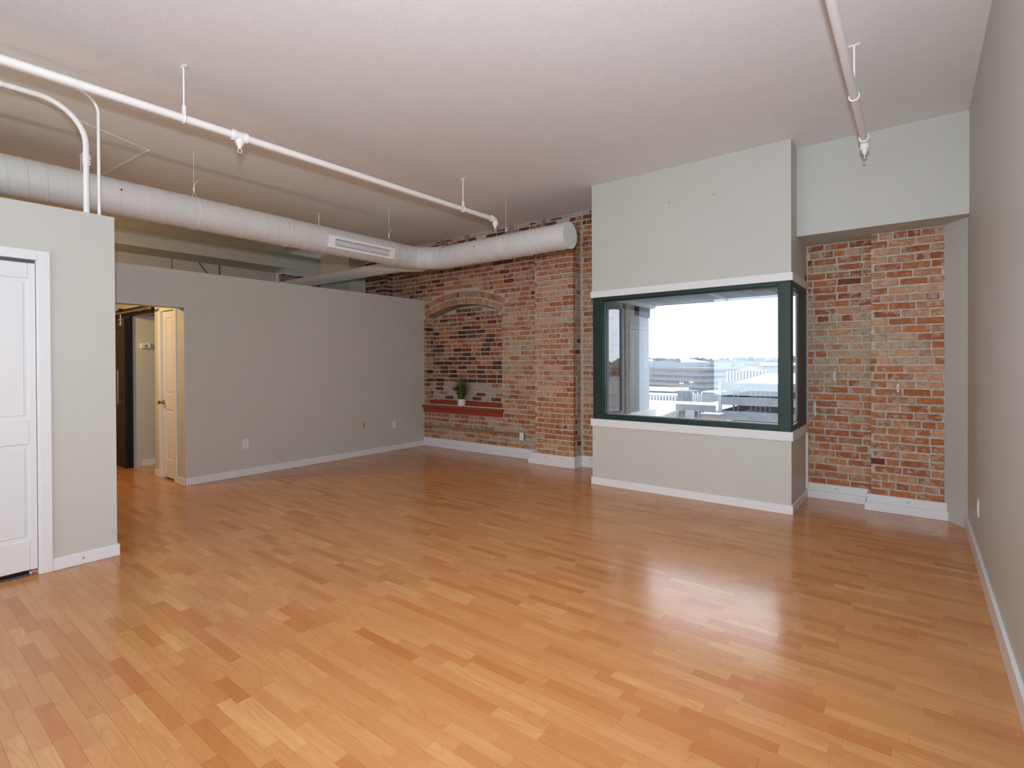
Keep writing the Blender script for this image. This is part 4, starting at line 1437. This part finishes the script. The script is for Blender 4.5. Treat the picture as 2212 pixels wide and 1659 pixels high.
# banded office building
t = thing('office_building', 'tan office block with blue ribbon windows on the skyline', 'building', (-105, 330, GZ))
P0, P1, P2, P3 = Vector((-161, 374, 0)), Vector((-105.3, 330, 0)), Vector((-92, 420, 0)), Vector((-150, 440, 0))


def ring_band(m, z0, z1, inset=0.0):
    c = (P0 + P1 + P2 + P3) / 4
    q = [p + (c - p).normalized() * inset for p in (P0, P1, P2, P3)]
    m.prism([(p.x, p.y, z0) for p in q], (0, 0, z1 - z0))
    return m


for z0, z1 in ((-3.9, -2.2), (-7.65, -5.78), (-11.4, -9.6), (-15.2, -13.2), (-18.9, -17.0)):
    ring_band(MB(), z0, z1).build('brick_band', 'tan_band', t)
for z0, z1 in ((-5.78, -3.9), (-9.6, -7.65), (-13.2, -11.4), (-17.0, -15.2)):
    ring_band(MB(), z0, z1, 1.2).build('ribbon_window', 'glass_band', t)
boxes((-175, -116, 372, 400, -2.2, 1.25)).build('penthouse', 'metal_blue', t)
boxes((-112, -103, 378, 392, -2.2, 1.0)).build('penthouse', 'metal_blue', t)
boxes((-100.5, -97, 385, 395, -2.2, .9)).build('penthouse', 'metal_blue', t)
for x in (-168, -158, -148):
    boxes((x, x + 6.5, 376, 384, 1.25, 2.6)).build('roof_unit', 'metal_blue', t)
MB().prism([(-137, 378, 1.25), (-120, 378, 1.25), (-137, 378, 4.2)], (0, 16, 0)).build('sloped_roof', 'snow', t)
MB().prism([(-176, 378, 1.25), (-161, 378, 1.25), (-166, 378, 3.9), (-172, 378, 3.9)], (0, 16, 0)).build('sloped_roof', 'snow', t)
MB().tube([(-134, 380, 1.25), (-134, 380, 7.0)], .18, 6).build('antenna', 'pole_far', t)

# lower snowy deck in front
t = thing('snowy_deck', 'low snow-covered parking deck at the lower left of the view', 'building', (-48, 120, GZ))
boxes((-75, -43.9, 96, 152, -10.5, -10.1)).build('deck', 'snow', t)
boxes((-44.64, -35.6, 120, 120.4, -9.95, -8.35)).build('parapet', 'concrete', t)
boxes((-44.2, -35.6, 120.4, 152, -9.9, -9.6)).build('deck', 'snow', t)
boxes((-44.3, -35.6, 121, 121.4, GZ, -9.95)).build('wall', 'deck_haze', t)
boxes((-42.3, -40.2, 119.6, 120, -11.5, -9.7)).build('ramp_wall', 'concrete_pale', t)
for i in range(12):
    yy = 94 + i * 2.3
    xx = -38.4 - i * .50
    boxes((xx - .18, xx + .18, yy - .25, yy + .25, GZ, -8.95 - i * .06)).build('post', 'concrete_pale', t)
for x in (-39.4, -38.7, -38.0, -37.3, -36.6):
    boxes((x, x + .22, 119.8, 120.2, -11.2, -9.6)).build('post', 'concrete_pale', t)
t = thing('brick_utility_box', 'small pinkish brick block at the foot of the parking structure', 'building', (-30.6, 100, GZ))
boxes((-32.3, -29.0, 100, 103, GZ, -8.45)).build('walls', 'brick_far', t)
boxes((-32.5, -28.8, 99.8, 103.2, -8.45, -8.3)).build('coping', 'concrete_pale', t)
t = thing('colonnade_building', 'low building with a row of white piers beyond the snowy deck', 'building', (-75, 190, GZ))
boxes((-95, -70, 191, 205, GZ, -11.0)).build('walls', 'deck_haze', t)
for i in range(11):
    x = -82 + i * 1.2
    boxes((x, x + .62, 190, 190.6, -13.2, -11.65 + i * .11)).build('pier', 'snow', t)
t = thing('snow_roof_building', 'flat snow-roofed building beyond the piers', 'building', (-95, 230, GZ))
boxes((-130, -87.5, 231, 250, GZ, -11.9)).build('walls', 'brick_far', t)
boxes((-131, -86.8, 230, 251, -11.9, -10.85)).build('roof', 'snow', t)
t = thing('stair_tower', 'plain concrete stair block behind the lamp posts', 'building', (-58, 165, GZ))
boxes((-60.7, -55.8, 165, 172, GZ, -7.8)).build('walls', 'concrete', t)
boxes((-59.3, -57.2, 164.9, 165, -10.2, -9.4)).build('window', 'glass_band', t)
for i in range(6):
    boxes((-55.6 + i * .65, -55.2 + i * .65, 164, 164.5, -11.5, -8.0 - (i % 2) * .5)).build('fin', 'snow', t)
t = thing('white_block', 'small white block between stair block and parking structure', 'building', (-50, 160, GZ))
boxes((-51.2, -46.5, 160, 168, GZ, -7.8)).build('walls', 'concrete_pale', t)
boxes((-51.4, -46.3, 159.8, 168.2, -7.8, -7.5)).build('roof', 'snow', t)
t = thing('gazebo', 'small pale pyramid-roofed pavilion beyond the fin wall', 'building', (-72, 300, GZ))
boxes((-77, -66, 298, 306, GZ, -3.2)).build('walls', 'glass_band', t)
mb = MB()
mb.add([(-77, 297, -3.2), (-66, 297, -3.2), (-66, 307, -3.2), (-77, 307, -3.2), (-71.5, 302, -1.3)], [(0, 1, 4), (1, 2, 4), (2, 3, 4), (3, 0, 4)])
mb.build('roof', 'metal_blue', t)
t = thing('brick_tower', 'square tan tower on the skyline right of the office block', 'building', (-96, 420, GZ))
boxes((-98.2, -93.8, 425, 432, GZ, 1.6)).build('walls', 'tan_band', t)
t = thing('row_house', 'long pale row of houses on the skyline above the ramp', 'building', (-93, 450, GZ))
boxes((-101, -60, 450, 462, GZ, -1.6)).build('walls', 'metal_blue', t)
MB().prism([(-101, 449, -1.6), (-101, 463, -1.6), (-101, 456, .6)], (41, 0, 0)).build('roof', 'snow', t)
for i in range(9):
    boxes((-99.5 + i * 4.2, -98.2 + i * 4.2, 449.8, 450, -3.4, -2.2)).build('window', 'glass_band', t)
for i, (x, y, z, lb) in enumerate(((-42.53, 118, -8.2, 'left twin-globe street lamp standing before the office block'), (-42.34, 124, -8.0, 'right twin-globe street lamp standing before the office block'))):
    t = thing('street_lamp', lb, 'street lamp', (x, y, GZ if i == 0 else -9.58), 'street lamps outside')
    MB().tube([(x, y, GZ if i == 0 else -9.58), (x, y, -3.45)], .06, 8).build('pole', 'pole_far', t)
    boxes((x - .30, x + .30, y - .03, y + .03, -3.55, -3.48)).build('arm', 'pole_far', t)
    for s_ in (-1, 1):
        MB().ball((x + s_ * .27, y, -3.4), .19, 8).build('globe', 'lamp_far', t, smooth=True)

# wooded ridge on the horizon
mb = MB()
rr_ = random.Random(3)
for (yy, zt, n) in ((1200, 10.5, 420), (900, 4.5, 360), (700, -.5, 300)):
    x = -900.0
    hgt = zt
    step = 1500.0 / n
    for i in range(n):
        hgt += rr_.uniform(-1, 1) + (zt - hgt) * .15
        w = step * rr_.uniform(1.2, 2.2)
        hh = hgt + rr_.uniform(-1.2, 1.2)
        mb.lathe([(w, GZ), (w * .95, hh - 5), (w * .6, hh - 1.2), (.3, hh)], (x, yy + rr_.uniform(-30, 30), 0), 6)
        x += step
tag(mb.build('wooded_ridge', 'trees'), 'bare wooded ridge coloured haze-blue along the horizon', 'trees', kind='stuff')
